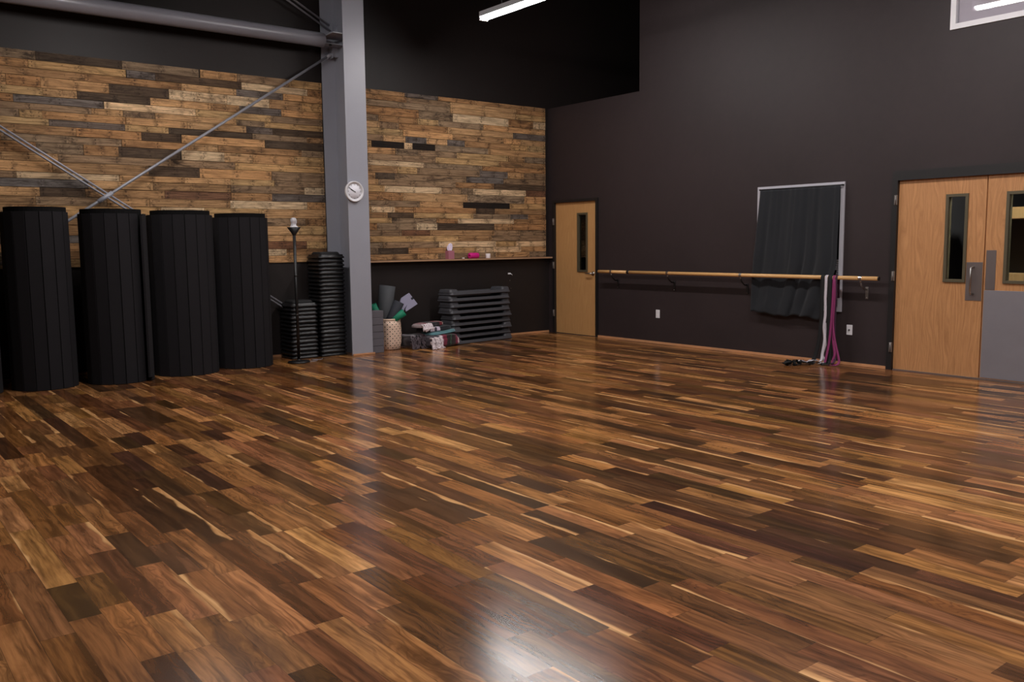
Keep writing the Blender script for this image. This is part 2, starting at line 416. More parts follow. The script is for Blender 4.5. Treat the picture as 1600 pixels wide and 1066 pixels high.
def build_floor():
    rnd = random.Random(23); W = .125; quads = []
    tones = [((70,44,24),.14), ((94,60,35),.22), ((118,77,45),.27), ((140,94,56),.22), ((162,112,68),.11), ((186,134,84),.04)]
    def tone():
        x = rnd.random(); t = 0
        for c, p in tones:
            t += p
            if x < t: break
        f = rnd.uniform(.88, 1.12)
        return tuple(v*f for v in s2l((c[0], c[1]+rnd.uniform(-4,4), c[2]+rnd.uniform(-5,5))))
    # strips the photograph singles out: x, y0 (near), y1 (far), colour
    special = {(-5.93): (-9.12, -7.78, (64,34,24))}
    n = int(round((0-RX0)/W))
    for i in range(n):
        x0 = RX0 + i*W; x1 = x0+W; y = RY0 - rnd.uniform(0, .8)
        sp = [v for k, v in special.items() if x0 <= k < x1]
        while y < 0:
            L = rnd.choice((.3,.45,.45,.6,.6,.75,.75,.9,1.05,1.2)) * rnd.uniform(.9,1.1)
            c = tone()
            if sp:
                a, b, cc = sp[0]
                if y < a < y+L: L = a-y
                elif abs(y-a) < 1e-6: L = b-a; c = s2l(cc)
                if L < .08 and abs(y-a) > 1e-6: pass
            y1 = min(y+L, 0.0); ya = max(y, RY0)
            if y1 > RY0 + .001:
                r = (rnd.random(), rnd.random()); r3 = rnd.random()**1.6
                if sp and abs(y-sp[0][0]) < 1e-6: r = (r[0], .2); r3 = 0
                fl = rnd.random() < .5
                uv = [(0,ya-y),(W,ya-y),(W,y1-y),(0,y1-y)]
                if fl: uv = [(W,ya-y),(0,ya-y),(0,y1-y),(W,y1-y)]
                quads.append(([(x0,ya,0),(x1,ya,0),(x1,y1,0),(x0,y1,0)], uv, r, (r3, y1-y), c))
            y = y1 if y1 < 0 else 1
    o = attr_mesh('floor', quads, floor_material())
    return struct(o)
build_floor()

def holes_wall(name, material, a0, a1, z0, z1, holes, place):
    """a wall slab with rectangular openings; holes (a0,a1,z0,z1); place(a,z,side)->xyz"""
    As = sorted({a0, a1, *[h[0] for h in holes], *[h[1] for h in holes]}); Zs = sorted({z0, z1, *[h[2] for h in holes], *[h[3] for h in holes]})
    bm = bmesh.new(); V = {}
    def v(a, z, s):
        k = (round(a,4), round(z,4), s)
        if k not in V: V[k] = bm.verts.new(place(a, z, s))
        return V[k]
    def solid(i, j):
        if i < 0 or j < 0 or i >= len(As)-1 or j >= len(Zs)-1: return False
        a, z = (As[i]+As[i+1])/2, (Zs[j]+Zs[j+1])/2
        return not any(h[0] < a < h[1] and h[2] < z < h[3] for h in holes)
    for i in range(len(As)-1):
        for j in range(len(Zs)-1):
            if not solid(i, j): continue
            a, b, c, d = As[i], As[i+1], Zs[j], Zs[j+1]
            for s in (0, 1): bm.faces.new([v(a,c,s), v(b,c,s), v(b,d,s), v(a,d,s)])
            for di, dj, e in ((-1,0,((a,c),(a,d))), (1,0,((b,c),(b,d))), (0,-1,((a,c),(b,c))), (0,1,((a,d),(b,d)))):
                if not solid(i+di, j+dj):
                    (p, q), (r, t) = e; bm.faces.new([v(p,q,0), v(r,t,0), v(r,t,1), v(p,q,1)])
    bmesh.ops.recalc_face_normals(bm, faces=bm.faces)
    me = bpy.data.meshes.new(name); bm.to_mesh(me); bm.free(); me.materials.append(material)
    o = bpy.data.objects.new(name, me); COL.objects.link(o); return struct(o)

D1 = (-1.19, -.12, 0, 2.175)       # door 1 rough opening (Y0,Y1,Z0,Z1)
D2 = (-7.98, -5.955, 0, 2.205)
W1 = (-5.37, -4.15, .63, 2.165)
W2 = (-7.9, -6.525, 3.665, 4.9)
holes_wall('wall_right', M['paint'], RY0, 0.0, 0, H, [D1, D2, W1, W2, (-2.045, .0, WT, H)], lambda a, z, s: (0.0 if s == 0 else .15, a, z))
# the left wall runs on past the corner into the dark space above the side rooms
m = MB(); m.box(RX0, 5.0, 0.0, .15, 0, H); struct(m.obj('wall_left', M['paint_left']))
m = MB(); m.box(RX0-.15, RX0, RY0, .15, 0, H); struct(m.obj('wall_far_left', M['paint']))
m = MB(); m.box(RX0-.15, .15, RY0-.15, RY0, 0, H); struct(m.obj('wall_rear', M['paint']))
m = MB(); m.box(RX0-.15, 5.15, RY0-.15, .15, H, H+.15); struct(m.obj('ceiling', M['ceiling']))
# dark loft beyond the opening
m = MB(); m.box(5.0, 5.15, -9.6, .15, 0, H); struct(m.obj('wall_loft_end', M['black_paint']))
m = MB(); m.box(4.9, 4.995, -9.6, -5.75, 0, WT-.17); struct(m.obj('wall_side_end', M['cavity']))
m = MB(); m.box(.15, 5.0, -2.2, -2.05, WT, H); struct(m.obj('wall_loft_side', M['black_paint']))
m = MB(); m.box(.15, 5.0, -9.6, 0, WT-.16, WT-.005); struct(m.obj('ceiling_side_rooms', M['black_paint']))
m = MB(); m.box(.15, 5.0, -5.75, -5.65, 0, WT-.16); struct(m.obj('wall_light_block', M['cavity']))  # added wall, keeps lamp light out of the room by the corner
m = MB(); m.box(.15, 5.0, -9.75, -9.6, 0, H); struct(m.obj('wall_side_rooms', M['cavity']))
m = MB(); m.box(0, 5.0, -9.6, 0, -.1, 0); struct(m.obj('floor_side_rooms', M['cavity']))

# ------------------------------------------------------------------ reclaimed wood cladding
PAL = {'tan':(202,158,112), 'brown':(174,133,93), 'gb':(152,127,101), 'dark':(92,76,62), 'vdark':(38,32,29), 'pale':(226,196,158), 'or':(200,162,114), 'gr':(116,106,100), 'red':(128,92,70)}
def cladding(name, X0, X1, over, seed, weights, label):
    rnd = random.Random(seed); rows = []; z = WB
    while z < WT - .04:
        h = rnd.choice((.075,.086,.086,.09,.095,.1,.12)); h = min(h, WT-z)
        if WT-(z+h) < .05: h = WT-z
        rows.append((z, h)); z += h
    by = {}
    for a, b, zc, k in over:
        i = min(range(len(rows)), key=lambda i: abs(rows[i][0]+rows[i][1]/2-zc))
        by.setdefault(i, []).append((max(a,X0), min(b,X1), k))
    keys = list(weights); ws = [weights[k] for k in keys]; quads = []
    for i, (z, h) in enumerate(rows):
        segs = []; cur = X0; ov = sorted(by.get(i, []))
        def fill(a, b):
            x = a - (rnd.uniform(0, .5) if a == X0 else 0)
            while x < b - 1e-4:
                L = rnd.choice((.35,.5,.6,.75,.9,1.05,1.2))*rnd.uniform(.9,1.1); e = x+L
                if b-e < .2: e = b
                segs.append((x, max(x,a), min(e,b), rnd.choices(keys, ws)[0])); x = e
        for a, b, k in ov:
            if a > cur + .02: fill(cur, a)
            a2 = max(a, cur)
            if b > a2: segs.append((a2, a2, b, k)); cur = b
        if cur < X1: fill(cur, X1)
        for xs, xa, xb, k in segs:
            f = rnd.uniform(.88, 1.1); base = s2l(PAL[k]); g = rnd.uniform(.94, 1.06)
            c = (base[0]*f*g, base[1]*f, base[2]*f/g)
            y = -(.018 + rnd.random()*.012); gz = .0022; gx = .0015
            x0, x1, z0, z1 = xa+gx, xb-gx, z+gz, z+h-gz
            r = (rnd.random(), rnd.random()**1.3 if k not in ('pale','or','tan') else rnd.random()*.45); L = xb-xs; ext = (L, h)
            tilt = rnd.uniform(-.002, .002)
            F = [(x0,y,z0),(x1,y,z0),(x1,y+tilt,z1),(x0,y+tilt,z1)]
            quads.append((F, [(x0-xs,0),(x1-xs,0),(x1-xs,h),(x0-xs,h)], r, ext, c))
            B = [(x0,-.002,z0),(x1,-.002,z0),(x1,-.002,z1),(x0,-.002,z1)]
            for p, q in ((0,1),(1,2),(2,3),(3,0)):
                quads.append(([F[q],F[p],B[p],B[q]], [(.2,0),(.2,.01),(.22,.01),(.22,0)], r, (1., .1), tuple(v*.7 for v in c)))
    o = attr_mesh(name, quads, M['pallet'])
    return o
M['pallet'] = pallet_material()
overR = [(-3.297,-2.764,2.9,'vdark'),(-2.764,-2.624,2.9,'pale'),(-2.624,-2.232,2.9,'vdark'),(-1.9,-.84,3.42,'pale'),(-3.367,-2.437,2.672,'pale'),
    (-1.743,-1.3,2.092,'vdark'),(-1.3,-.831,2.092,'vdark'),(-1.545,-.495,2.30,'pale'),(-3.331,-2.948,1.986,'pale'),(-2.63,-1.553,1.896,'or'),(-1.843,-.755,1.80,'pale'),
    (-2.222,-1.147,1.722,'dark'),(-2.587,-2.222,1.723,'pale'),(-2.195,-1.122,1.492,'pale'),(-.703,-.08,1.486,'pale'),(-3.242,-2.736,1.41,'dark'),
    (-1.15,-.086,2.40,'dark'),(-1.839,-.85,2.79,'or'),(-3.257,-2.932,2.494,'dark')]
overL = [(-7.742,-6.817,3.17,'gr'),(-7.572,-6.549,3.54,'or'),(-7.762,-6.689,2.30,'pale'),(-6.091,-5.04,2.85,'dark'),(-6.813,-5.755,3.16,'pale'),
    (-6.682,-5.964,2.565,'dark'),(-7.467,-6.58,2.98,'tan'),(-6.589,-5.691,3.63,'gb'),(-6.545,-6.218,3.53,'gr'),(-6.746,-6.07,3.35,'dark'),(-6.066,-5.733,3.35,'pale'),
    (-6.414,-5.954,2.77,'dark'),(-4.872,-4.048,2.775,'dark'),(-5.952,-5.418,2.57,'pale'),(-4.473,-4.052,2.65,'or'),(-7.544,-7.071,2.13,'dark'),(-5.37,-4.314,2.0,'pale'),
    (-5.674,-5.209,3.63,'tan'),(-5.153,-4.248,3.53,'pale'),(-5.941,-4.876,2.775,'tan'),(-4.346,-4.052,2.21,'pale')]
cl = cladding('pallet_wood_cladding', -12.0, -4.045, overL, 5, {'tan':30,'brown':26,'gb':15,'dark':3,'pale':7,'or':14,'gr':5,'red':3}, '')
tag(cl, 'reclaimed pallet board cladding on the left wall behind the rolled mats', 'wood cladding')
cl = cladding('pallet_wood_cladding', -3.64, -.08, overR, 8, {'tan':20,'brown':28,'gb':28,'dark':3,'pale':4,'or':9,'gr':8,'red':4}, '')
tag(cl, 'reclaimed pallet board cladding between the steel column and the room corner', 'wood cladding')
m = MB(); m.box(-3.64, -.002, -.115, 0, 1.235, 1.258); struct(m.obj('trim_1', M['ledge']), 'thin wooden ledge under the pallet boards')

# shoe mouldings
m = MB(); m.box(-3.66, -.02, -.02, -.002, .002, .032); struct(m.obj('baseboard_left', M['trimwood']))
m = MB(); m.box(-9.5, -4.06, -.02, -.002, .002, .032); struct(m.obj('baseboard_far_left', M['trimwood']))
m = MB(); m.box(-.02, -.002, D2[1]+.005, D1[0]-.005, .002, .034); struct(m.obj('baseboard_right', M['trimwood']))
m = MB(); m.box(-4.0, -3.67, -.625, -.605, .002, .024); struct(m.obj('trim_2', M['trimwood']), 'short wood strip at the foot of the column')

# ------------------------------------------------------------------ steel column, strut pipe and bracing
c = empty('steel_column', (-3.84, -.3, 0)); tag(c, 'tall grey steel I-column standing against the wood clad wall', 'column')
o = Vector((3.84, .3, 0))
def rel(mb, t): 
    for v in mb.bm.verts: v.co += t
    return mb
rel(MB().box(-4.0, -3.69, -.60, -.585, .002, H-.01), o).obj('front_flange', M['steel'], c)
rel(MB().box(-4.04, -3.65, -.05, -.032, .002, H-.01), o).obj('rear_flange', M['steel'], c)
wb = rel(MB().box(-3.846, -3.836, -.585, -.05, .002, H-.01), o).obj('web', M['steel'], c)
rel(MB().box(-3.851, -3.846, -.58, -.07, 1.9, 1.908), o).obj('weld_seam', M['steel'], c)
rel(MB().box(-4.13, -3.846, -.585, -.2, 4.21, 4.222).box(-4.13, -3.846, -.35, -.2, 4.12, 4.13), o).obj('connection_plate', M['steel'], c)
rel(MB().box(-3.93, -3.846, -.16, -.10, 4.0, 4.13).box(-3.94, -3.928, -.18, -.08, 3.98, 4.15), o).obj('gusset', M['steel'], c)
rel(MB().box(-3.93, -3.846, -.16, -.10, 4.29, 4.41).box(-3.94, -3.928, -.18, -.08, 4.28, 4.43), o).obj('gusset', M['steel'], c)
mb = MB(); mb.lathe([(.02,0),(.02,.02),(.012,.02),(.012,.04)], 8, (-4.04,-.32,4.10), mat=None); rel(mb, o).obj('bolt', M['bolt'], c)

p = empty('strut_pipe', (-4.13, -.3, 4.165)); tag(p, 'fat grey horizontal steel pipe meeting the column high up', 'pipe')
MB().tube([(0,0,0),(-.005,0,0),(-10.86,0,0)], [.086,.092,.097], 32).obj('tube', M['pipe'], p)

def rod(name, a, b, label, r=.013, n=1, gap=.05, group=None):
    a, b = Vector(a), Vector(b); e = empty(name, a); tag(e, label, 'brace rod', group)
    for k in range(n):
        dy = (k-(n-1)/2)*gap*.3
        dz = (k-(n-1)/2)*gap
        MB().tube([Vector((0,dy,dz)), b-a+Vector((0,dy,dz))], r, 10).obj('rod', M['rod'], e)
    return e
r_ = rod('brace_rod', (-3.945,-.13,4.03), (-9.535,-.13,.30), 'single diagonal brace rod rising rightward to the column', .017)
MB().tube([(.03,0,.02),(-.06,0,-.04)], .026, 8).obj('clevis', M['steel'], r_)
MB().tube([(-2.86,0,-1.908),(-3.02,0,-2.015)], .026, 10).obj('coupling', M['steel'], r_)
r_ = rod('brace_rod', (-4.045,-.13,.22), (-9.8,-.13,4.04), 'pair of diagonal brace rods falling rightward behind the rolled mats', .012, 2, .050)
r_ = rod('brace_rod', (-3.945,-.13,4.373), (-7.30,-.13,6.115), 'pair of brace rods above the strut pipe at the column top', .013, 2, .078)

# ------------------------------------------------------------------ ceiling lights
def light_fixture(x, y, label):
    e = empty('ceiling_light', (x, y, 4.45)); tag(e, label, 'light fixture', 'hanging fluorescent fixtures')
    L = 2.44
    hb = MB(); prof = [(-.075,.0),(-.05,.075),(.05,.075),(.075,.0),(.066,.0),(.045,.062),(-.045,.062),(-.066,.0)]
    A = [hb.bm.verts.new((px, 0, pz)) for px, pz in prof]; B = [hb.bm.verts.new((px, -L, pz)) for px, pz in prof]
    for k in range(8): hb.bm.faces.new((A[k], A[(k+1)%8], B[(k+1)%8], B[k]))
    for R in (A, B): hb.bm.faces.new([R[0],R[1],R[6],R[7]]); hb.bm.faces.new([R[1],R[2],R[5],R[6]]); hb.bm.faces.new([R[2],R[3],R[4],R[5]])
    hb.obj('housing', M['white'], e)
    ls = MB(); n = 10; R1 = []; R2 = []
    for k in range(n+1):
        a = math.pi + math.pi*k/n; R1.append(ls.bm.verts.new((.064*math.cos(a), -.03, -.002+.036*math.sin(a)))); R2.append(ls.bm.verts.new((.064*math.cos(a), -L+.03, -.002+.036*math.sin(a))))
    for k in range(n): ls.bm.faces.new((R1[k], R1[k+1], R2[k+1], R2[k]))
    ls.bm.faces.new(R1); ls.bm.faces.new(R2)
    ls.obj('lens', M['lens'], e)
    for yy in (-.4, -L+.4): MB().tube([(0,yy,.07),(0,yy,H-4.45)], .004, 6).obj('hanger_wire', M['rod'], e)
    for yy in (-.0, -L-.0): MB().box(-.062, .062, yy-.012, yy+.012, -.040, .07).obj('end_cap', M['white'], e)
    return e
names = {0:'right row', 1:'middle row', 2:'left row'}; far = {0:'nearest the wood wall', 1:'second from the wood wall', 2:'farthest from the wood wall'}
for i, x in enumerate((-2.42, -6.6, -10.8)):
    for j, y in enumerate((-1.53, -5.65, -9.8)):
        if i == 2 and j < 2: continue
        lab = f'long white fluorescent fixture hanging in the {names[i]}, {far[j]}'
        if (i, j) == (0, 0): lab = 'lit white fluorescent fixture hanging high before the black loft opening'
        light_fixture(x, y, lab)

# ------------------------------------------------------------------ doors
def hinge(parent, y, z, x=-.004):
    MB().box(x-.012, x+.004, y-.018, y+.018, z-.055, z+.055, bev=.003).tube([(x-.012,y,z-.055),(x-.012,y,z+.055)], .008, 8).obj('hinge', M['hinge'], parent)
def lite(parent, y0, y1, z0, z1, x):
    fr = MB(); b = .03
    for a in ((y0,y0+b,z0,z1),(y1-b,y1,z0,z1),(y0+b,y1-b,z0,z0+b),(y0+b,y1-b,z1-b,z1)):
        fr.box(x-.016, x+.06, a[0], a[1], a[2], a[3])
    f = fr.obj('window_trim', M['lite_frame'], parent)
    MB().box(x+.018, x+.024, y0+b, y1-b, z0+b, z1-b).obj('glass_pane', M['glass'], f)
def leaf(parent, y0, y1, z0, z1, hole, mat_, x=.02):
    """door leaf slab, with the vision panel cut through"""
    mb = MB(); a, b, c_, d = hole; t = .045
    for q in ((y0,a,z0,z1),(b,y1,z0,z1),(a,b,z0,c_),(a,b,d,z1)): mb.box(x, x+t, q[0], q[1], q[2], q[3])
    bmesh.ops.remove_doubles(mb.bm, verts=mb.bm.verts, dist=1e-5)
    return mb.obj('door_leaf', mat_, parent)
d1 = empty('door_1', (0, -.65, 0)); struct(d1, 'single light wood door with narrow vision panel near the corner')
def child(mb, name, mt, par, off): rel(mb, off); return mb.obj(name, mt, par)
of1 = Vector((0, .65, 0))
fr = MB()
for q in ((-1.19,-1.14,0,2.175),(-.165,-.12,0,2.175),(-1.14,-.165,2.135,2.175)): fr.box(-.022, .149, *q)
child(fr, 'door_frame', M['black_frame'], d1, of1)
class Off:      # parts given in room coordinates, parented to an empty at P
    def __init__(s, P): s.P = P
tmp_objs = []
def shift_new(fn, off):
    before = set(bpy.data.objects); fn()
    for o_ in bpy.data.objects:
        if o_ not in before and o_.type == 'MESH':
            for v in o_.data.vertices: v.co += off
def d1_parts():
    lf = leaf(d1, -1.14, -.165, .008, 2.135, (-.928,-.69,1.02,1.957), M['oak2'])
    lite(lf, -.928, -.69, 1.02, 1.957, .02)
    for z in (1.83, 1.12, .33): hinge(d1, -.150, z, -.022)
    hd = MB().lathe([(.0,0),(.03,0),(.032,.012),(.0,.014)], 20, mat=Matrix.Translation((.02,-1.055,1.0)) @ Matrix.Rotation(-math.pi/2,4,'Y'))
    hd.tube([(.02,-1.055,1.0),(-.035,-1.055,1.0)], .012, 12)
    hd.tube([(-.035,-1.06,1.0),(-.04,-1.0,1.0),(-.04,-.94,.998),(-.03,-.925,.997)], [.014,.012,.011,.009], 12)
    hd.obj('lever_handle', M['chrome'], lf)
shift_new(d1_parts, of1)
d2 = empty('door_2', (0, -6.97, 0)); struct(d2, 'wide double oak doors with dark frame at the right edge')
def d2_parts():
    fr = MB()
    for q in ((-7.98,-7.915,0,2.205),(-6.02,-5.955,0,2.205),(-7.915,-6.02,2.135,2.205)): fr.box(-.022, .149, *q)
    fr.box(-.0225, .0, -7.98, -5.955, 2.2, 2.24)
    fr.obj('door_frame', M['black_frame'], d2)
    lf = leaf(d2, -6.963, -6.02, .012, 2.135, (-6.785,-6.55,1.018,1.957), M['oak']); lite(lf, -6.785, -6.55, 1.018, 1.957, .02)
    MB().box(.016, .02, -6.958, -6.79, .828, 1.234, bev=.0015).obj('pull_plate', M['plate'], lf)
    MB().tube([(.016,-6.868,1.185),(-.03,-6.868,1.185),(-.045,-6.868,1.17),(-.045,-6.868,.92),(-.03,-6.868,.9),(.016,-6.868,.9)], .010, 12).obj('pull_handle', M['chrome'], lf)
    for z in (1.92, 1.07, .26): hinge(d2, -6.005, z, -.020)
    rf = leaf(d2, -7.915, -6.975, .012, 2.135, (-7.40,-7.165,1.018,1.957), M['oak']); lite(rf, -7.40, -7.165, 1.018, 1.957, .02)
    MB().box(.016, .02, -7.088, -6.99, .947, 1.36, bev=.0015).obj('push_plate', M['plate'], rf)
    MB().box(.015, .02, -7.90, -6.982, .02, .943, bev=.0015).obj('kick_plate', M['kick'], rf)
    for z in (1.92, 1.07, .26): hinge(d2, -7.93, z, -.020)
    MB().box(-.01, .07, -7.91, -6.03, .0, .012).obj('threshold', M['plate'], d2)
shift_new(d2_parts, Vector((0, 6.97, 0)))

# the room seen through the right-hand vision panel
cb = empty('storage_cabinet', (1.35, -6.75, 0)); tag(cb, 'pale plywood cabinet with open dark shelf seen through the door glass', 'cabinet')
MB().box(0,.45,-.9,.6,0,1.07).obj('cabinet_body', M['cabinet'], cb)
MB().box(0,.45,-.9,.6,1.71,1.84).obj('shelf_board', M['cabinet'], cb)
MB().box(.4,.45,-.9,.6,1.07,1.71).obj('back_panel', M['black_frame'], cb)
MB().box(.02,.4,.56,.6,1.07,1.71).obj('side_panel', M['black_frame'], cb); MB().box(.02,.4,-.9,-.86,1.07,1.71).obj('side_panel', M['black_frame'], cb)
lp = empty('side_fill_lamp', (.75, -7.6, 2.9)); tag(lp, 'unseen added lamp lighting the side room behind the double doors', 'lamp')  # unseen lamp, added to brighten what shows through the door glass
MB().box(-.3,.3,-.3,.3,.02,.5).obj('lamp_body', M['white'], lp); MB().box(-.28,.28,-.28,.28,0,.02).obj('lamp_lens', M['lens_dim'], lp)

# ------------------------------------------------------------------ windows
w1 = empty('window_1', (0, -4.76, 1.4)); struct(w1, 'white framed window covered by the dark curtain')
def w1_parts():
    fr = MB()
    y0, y1, z0, z1 = W1; b = .05
    for q in ((y0,y0+b,z0,z1),(y1-b,y1,z0,z1),(y0+b,y1-b,z0,z0+b),(y0+b,y1-b,z1-b,z1)): fr.box(-.02, .148, *q)
    fr.obj('window_frame', M['white_frame'], w1)
    MB().box(.10, .106, y0+b, y1-b, z0+b, z1-b).obj('glass_pane', M['glass'], w1)
    bl = MB()
    for k in range(9): bl.box(.075, .078, y0+b+.004+.012*(k%3), y0+b+.10-.006*(k%4), 1.02+.026*k, 1.040+.026*k)
    bl.lathe([(0,-.006),(.07,-.006),(.07,.006),(0,.006)], 24, mat=Matrix.Translation((.08, y0+b+.075, .86)) @ Matrix.Rotation(math.pi/2,4,'Y') @ Matrix.Diagonal((1.3,1,1,1)))
    bl.obj('pale_blind', M['blind'], w1)
shift_new(w1_parts, Vector((0, 4.76, -1.4)))
w2 = empty('window_2', (0, -7.2, 4.3)); struct(w2, 'white framed window with blinds high on the right wall')
def w2_parts():
    fr = MB(); y0, y1, z0, z1 = W2; b = .055
    for q in ((y0,y0+b,z0,z1),(y1-b,y1,z0,z1),(y0+b,y1-b,z0,z0+b),(y0+b,y1-b,z1-b,z1)): fr.box(-.018, .148, *q)
    fr.obj('window_frame', M['white'], w2)
    MB().box(.004, .010, y0+b, y1-b, z0+b, z1-b).obj('glass_pane', M['glass2'], w2)
    sl = MB(); z = z0+b+.012
    while z < z1-b-.01:
        T = Matrix.Translation((.045, 0, z)) @ Matrix.Rotation(math.radians(62), 4, 'Y')
        sl.box(-.0125, .0125, y0+b+.004, y1-b-.004, -.0006, .0006, mat=T); z += .021
    bl = sl.obj('blind_slats', M['blind'], w2)
shift_new(w2_parts, Vector((0, 7.2, -4.3)))

def curtain():
    mb = MB(); NS, NTT = 150, 60; g = []
    for j in range(NTT+1):
        t = j/NTT; row = []
        yl = -4.225 + .10*min(1, t*1.1)**1.1
        yr = -5.345 + (0 if t < .55 else .235*((t-.55)/.45)**1.3)
        for i in range(NS+1):
            s = i/NS; y = yl + (yr-yl)*s
            ph = s*2*math.pi
            amp = .010 + .022*t
            fz = max(0, min(1, (t-.55)/.45))
            d = (1-.55*fz)*(math.sin(ph*5 + 1.9*math.sin(ph*1.3+t*.9) + 1.2*noise.noise(Vector((s*4,t*1.5,2))))*.6 + .5*math.sin(ph*2.3 + .8 + t*.9) + .28*math.sin(ph*13+2*t+3*noise.noise(Vector((s*6,0,5))))*(1-t))
            wr = noise.noise(Vector((s*4, t*5, .3)))*.020*t + noise.noise(Vector((s*11, t*12, 1.3)))*.007*t
            x = -.060 - .028*t - amp*d - wr
            z = 2.118 - t*(2.118-.565) + (.012*math.sin(ph*1.6+.5) + .008*math.sin(ph*5))*t - .03*s*t
            row.append(mb.bm.verts.new((x, y + .012*math.sin(ph*6+t*4)*t, z)))
        g.append(row)
    for j in range(NTT):
        for i in range(NS):
            f = mb.bm.faces.new((g[j][i], g[j][i+1], g[j+1][i+1], g[j+1][i])); f.smooth = True
    P = Vector((-.06, -4.76, 1.3))
    e = empty('curtain', P); tag(e, 'blue-black gathered fabric curtain hanging over the white framed window', 'curtain')
    rel(mb, -P); f = mb.obj('fabric', M['curtain'], e)
    so = f.modifiers.new('th', 'SOLIDIFY'); so.thickness = .004
    rel(MB().tube([(-.052,-4.20,2.125),(-.052,-5.36,2.125)], .009, 8).box(-.056,-.02,-4.21,-4.20,2.115,2.135).box(-.056,-.02,-5.365,-5.355,2.115,2.135), -P).obj('curtain_rod', M['lamp_black'], e)
curtain()

# outlets
def outlet(y, z, label, kind):
    e = empty('wall_plate', (-.001, y, z)); tag(e, label, 'outlet')
    MB().box(-.006, 0, -.037, .037, -.06, .06, bev=.002).obj('cover', M['white'], e)
    if kind == 'duplex':
        for s in (-1, 1): MB().box(-.009, -.006, -.017, .017, s*.024-.015, s*.024+.015, bev=.001).obj('socket', M['white'], e)
    else:
        MB().lathe([(0,0),(.009,0),(.009,.012),(0,.012)], 12, mat=Matrix.Translation((-.006,0,0)) @ Matrix.Rotation(-math.pi/2,4,'Y')).obj('socket', M['ink'], e)
outlet(-2.44, .44, 'white double outlet plate low on the dark wall below the barre', 'duplex')
outlet(-5.48, .42, 'white wall plate with one dark centre jack beside the hanging straps', 'jack')

# ------------------------------------------------------------------ ballet barre
BX, BZ = -.15, 1.042
br = empty('ballet_barre', (BX, -3.6, BZ)); tag(br, 'long round wooden ballet barre on steel wall brackets', 'barre')
def barre():
    MB().tube([(0, 2.25, 0), (0, 1.64, 0)], .0235, 20).obj('rail', M['dowel'], br)
    MB().tube([(0, 1.60, 0), (0, -2.30, 0)], .0235, 20).obj('rail', M['dowel'], br)
    MB().tube([(0, 1.645, 0), (0, 1.595, 0)], .0245, 20).obj('joint_band', M['lamp_black'], br)
    MB().tube([(0, -2.30, 0), (0, -2.312, 0)], .0225, 20).obj('end_cap', M['lamp_black'], br)
    for k, y in enumerate((-1.625, -2.751, -4.007, -5.686)):
        yy = y+3.6; zc = -.185 if k < 3 else -.175
        b = MB().tube([(.135, yy, -.135), (.08, yy, -.13), (.02, yy, -.085), (0, yy, -.03)], .0095, 10)
        bk = b.obj('bracket', M['hinge'] if k == 3 else M['lamp_black'], br)
        MB().box(.141, .149, yy-.018, yy+.018, zc-.07, zc+.07, bev=.002).obj('wall_plate', M['hinge'] if k == 3 else M['black_frame'], bk)
        for dz in (-.055, .052): MB().lathe([(0,0),(.008,0),(.006,.004),(0,.005)], 10, mat=Matrix.Translation((.141, yy, zc+dz)) @ Matrix.Rotation(-math.pi/2,4,'Y')).obj('screw', M['chrome'], bk)
        cp = MB(); n = 14; R = []
        for kk in range(n+1):
            a = math.pi*.55 + math.pi*1.62*kk/n
            R.append(a)
        rings = []
        for rr in (.0238, .0268):
            for yo in (-.02, .02): rings.append([cp.bm.verts.new((rr*math.cos(a), yy+yo, rr*math.sin(a))) for a in R])
        for A, B in ((0,1),(3,2),(0,2),(1,3)):
            for q in range(n): cp.bm.faces.new((rings[A][q], rings[A][q+1], rings[B][q+1], rings[B][q]))
        cp.tube([(0, yy, -.026), (0, yy, -.05)], .011, 10)
        cp.obj('saddle', M['chrome'], bk)
barre()

# ------------------------------------------------------------------ straps over the barre
def strap(name, label, mt, y, w_, pts, wdirs=(0,1,0), cat='strap', th=.004, extra=None):
    P = Vector((BX, y, 1.07)); e = empty(name, P); tag(e, label, cat)
    over = [(BX+.029, y, .80), (BX+.0275, y, 1.0), (BX+.0262, y, BZ), (BX+.0185, y, BZ+.0185), (BX, y, BZ+.0265), (BX-.0185, y, BZ+.0185), (BX-.0262, y, BZ), (BX-.0275, y, 1.0)]
    rel(MB().ribbon(over + pts, w_, th, wdirs), -P).obj('webbing', mt, e)
    for q in (extra or []): rel(MB().ribbon(q, w_ if not isinstance(w_, list) else .03, th, (0,1,0)), -P).obj('loose_end', mt, e)
    return e
def smooth(pts, n=6):
    P = [Vector(p) for p in pts]; out = []
    for i in range(len(P)-1):
        a, b, c_, d = P[max(i-1,0)], P[i], P[i+1], P[min(i+2,len(P)-1)]
        for k in range(n):
            t = k/n; out.append(tuple(.5*((2*b)+(-a+c_)*t+(2*a-5*b+4*c_-d)*t*t+(-a+3*b-3*c_+d)*t**3)))
    out.append(tuple(P[-1])); return out
FX = BX-.03
def crumple(x, y, x1, y1, n, z=.012, amp=.035, seed=1):
    r = random.Random(seed); return [(x+(x1-x)*k/n + r.uniform(-amp,amp), y+(y1-y)*k/n + r.uniform(-amp,amp), z + r.uniform(0,.03)) for k in range(n+1)]
strap('hanging_strap', 'wide black strap hanging left of the cream strap on the barre', M['strap_black'], -5.215, .05,
      smooth([(FX, -5.215, .8), (FX-.005, -5.215, .5), (FX-.01, -5.19, .25), (FX-.03, -5.15, .06)] + crumple(FX-.06, -5.12, FX-.27, -5.00, 9, seed=3)),
      extra=[smooth(crumple(FX-.10, -5.20, FX-.44, -5.03, 12, z=.012, amp=.04, seed=11)), smooth(crumple(FX-.30, -4.99, FX-.46, -5.06, 7, z=.03, amp=.035, seed=12)), smooth(crumple(FX-.04, -5.25, FX-.22, -5.10, 7, z=.012, amp=.03, seed=13))])
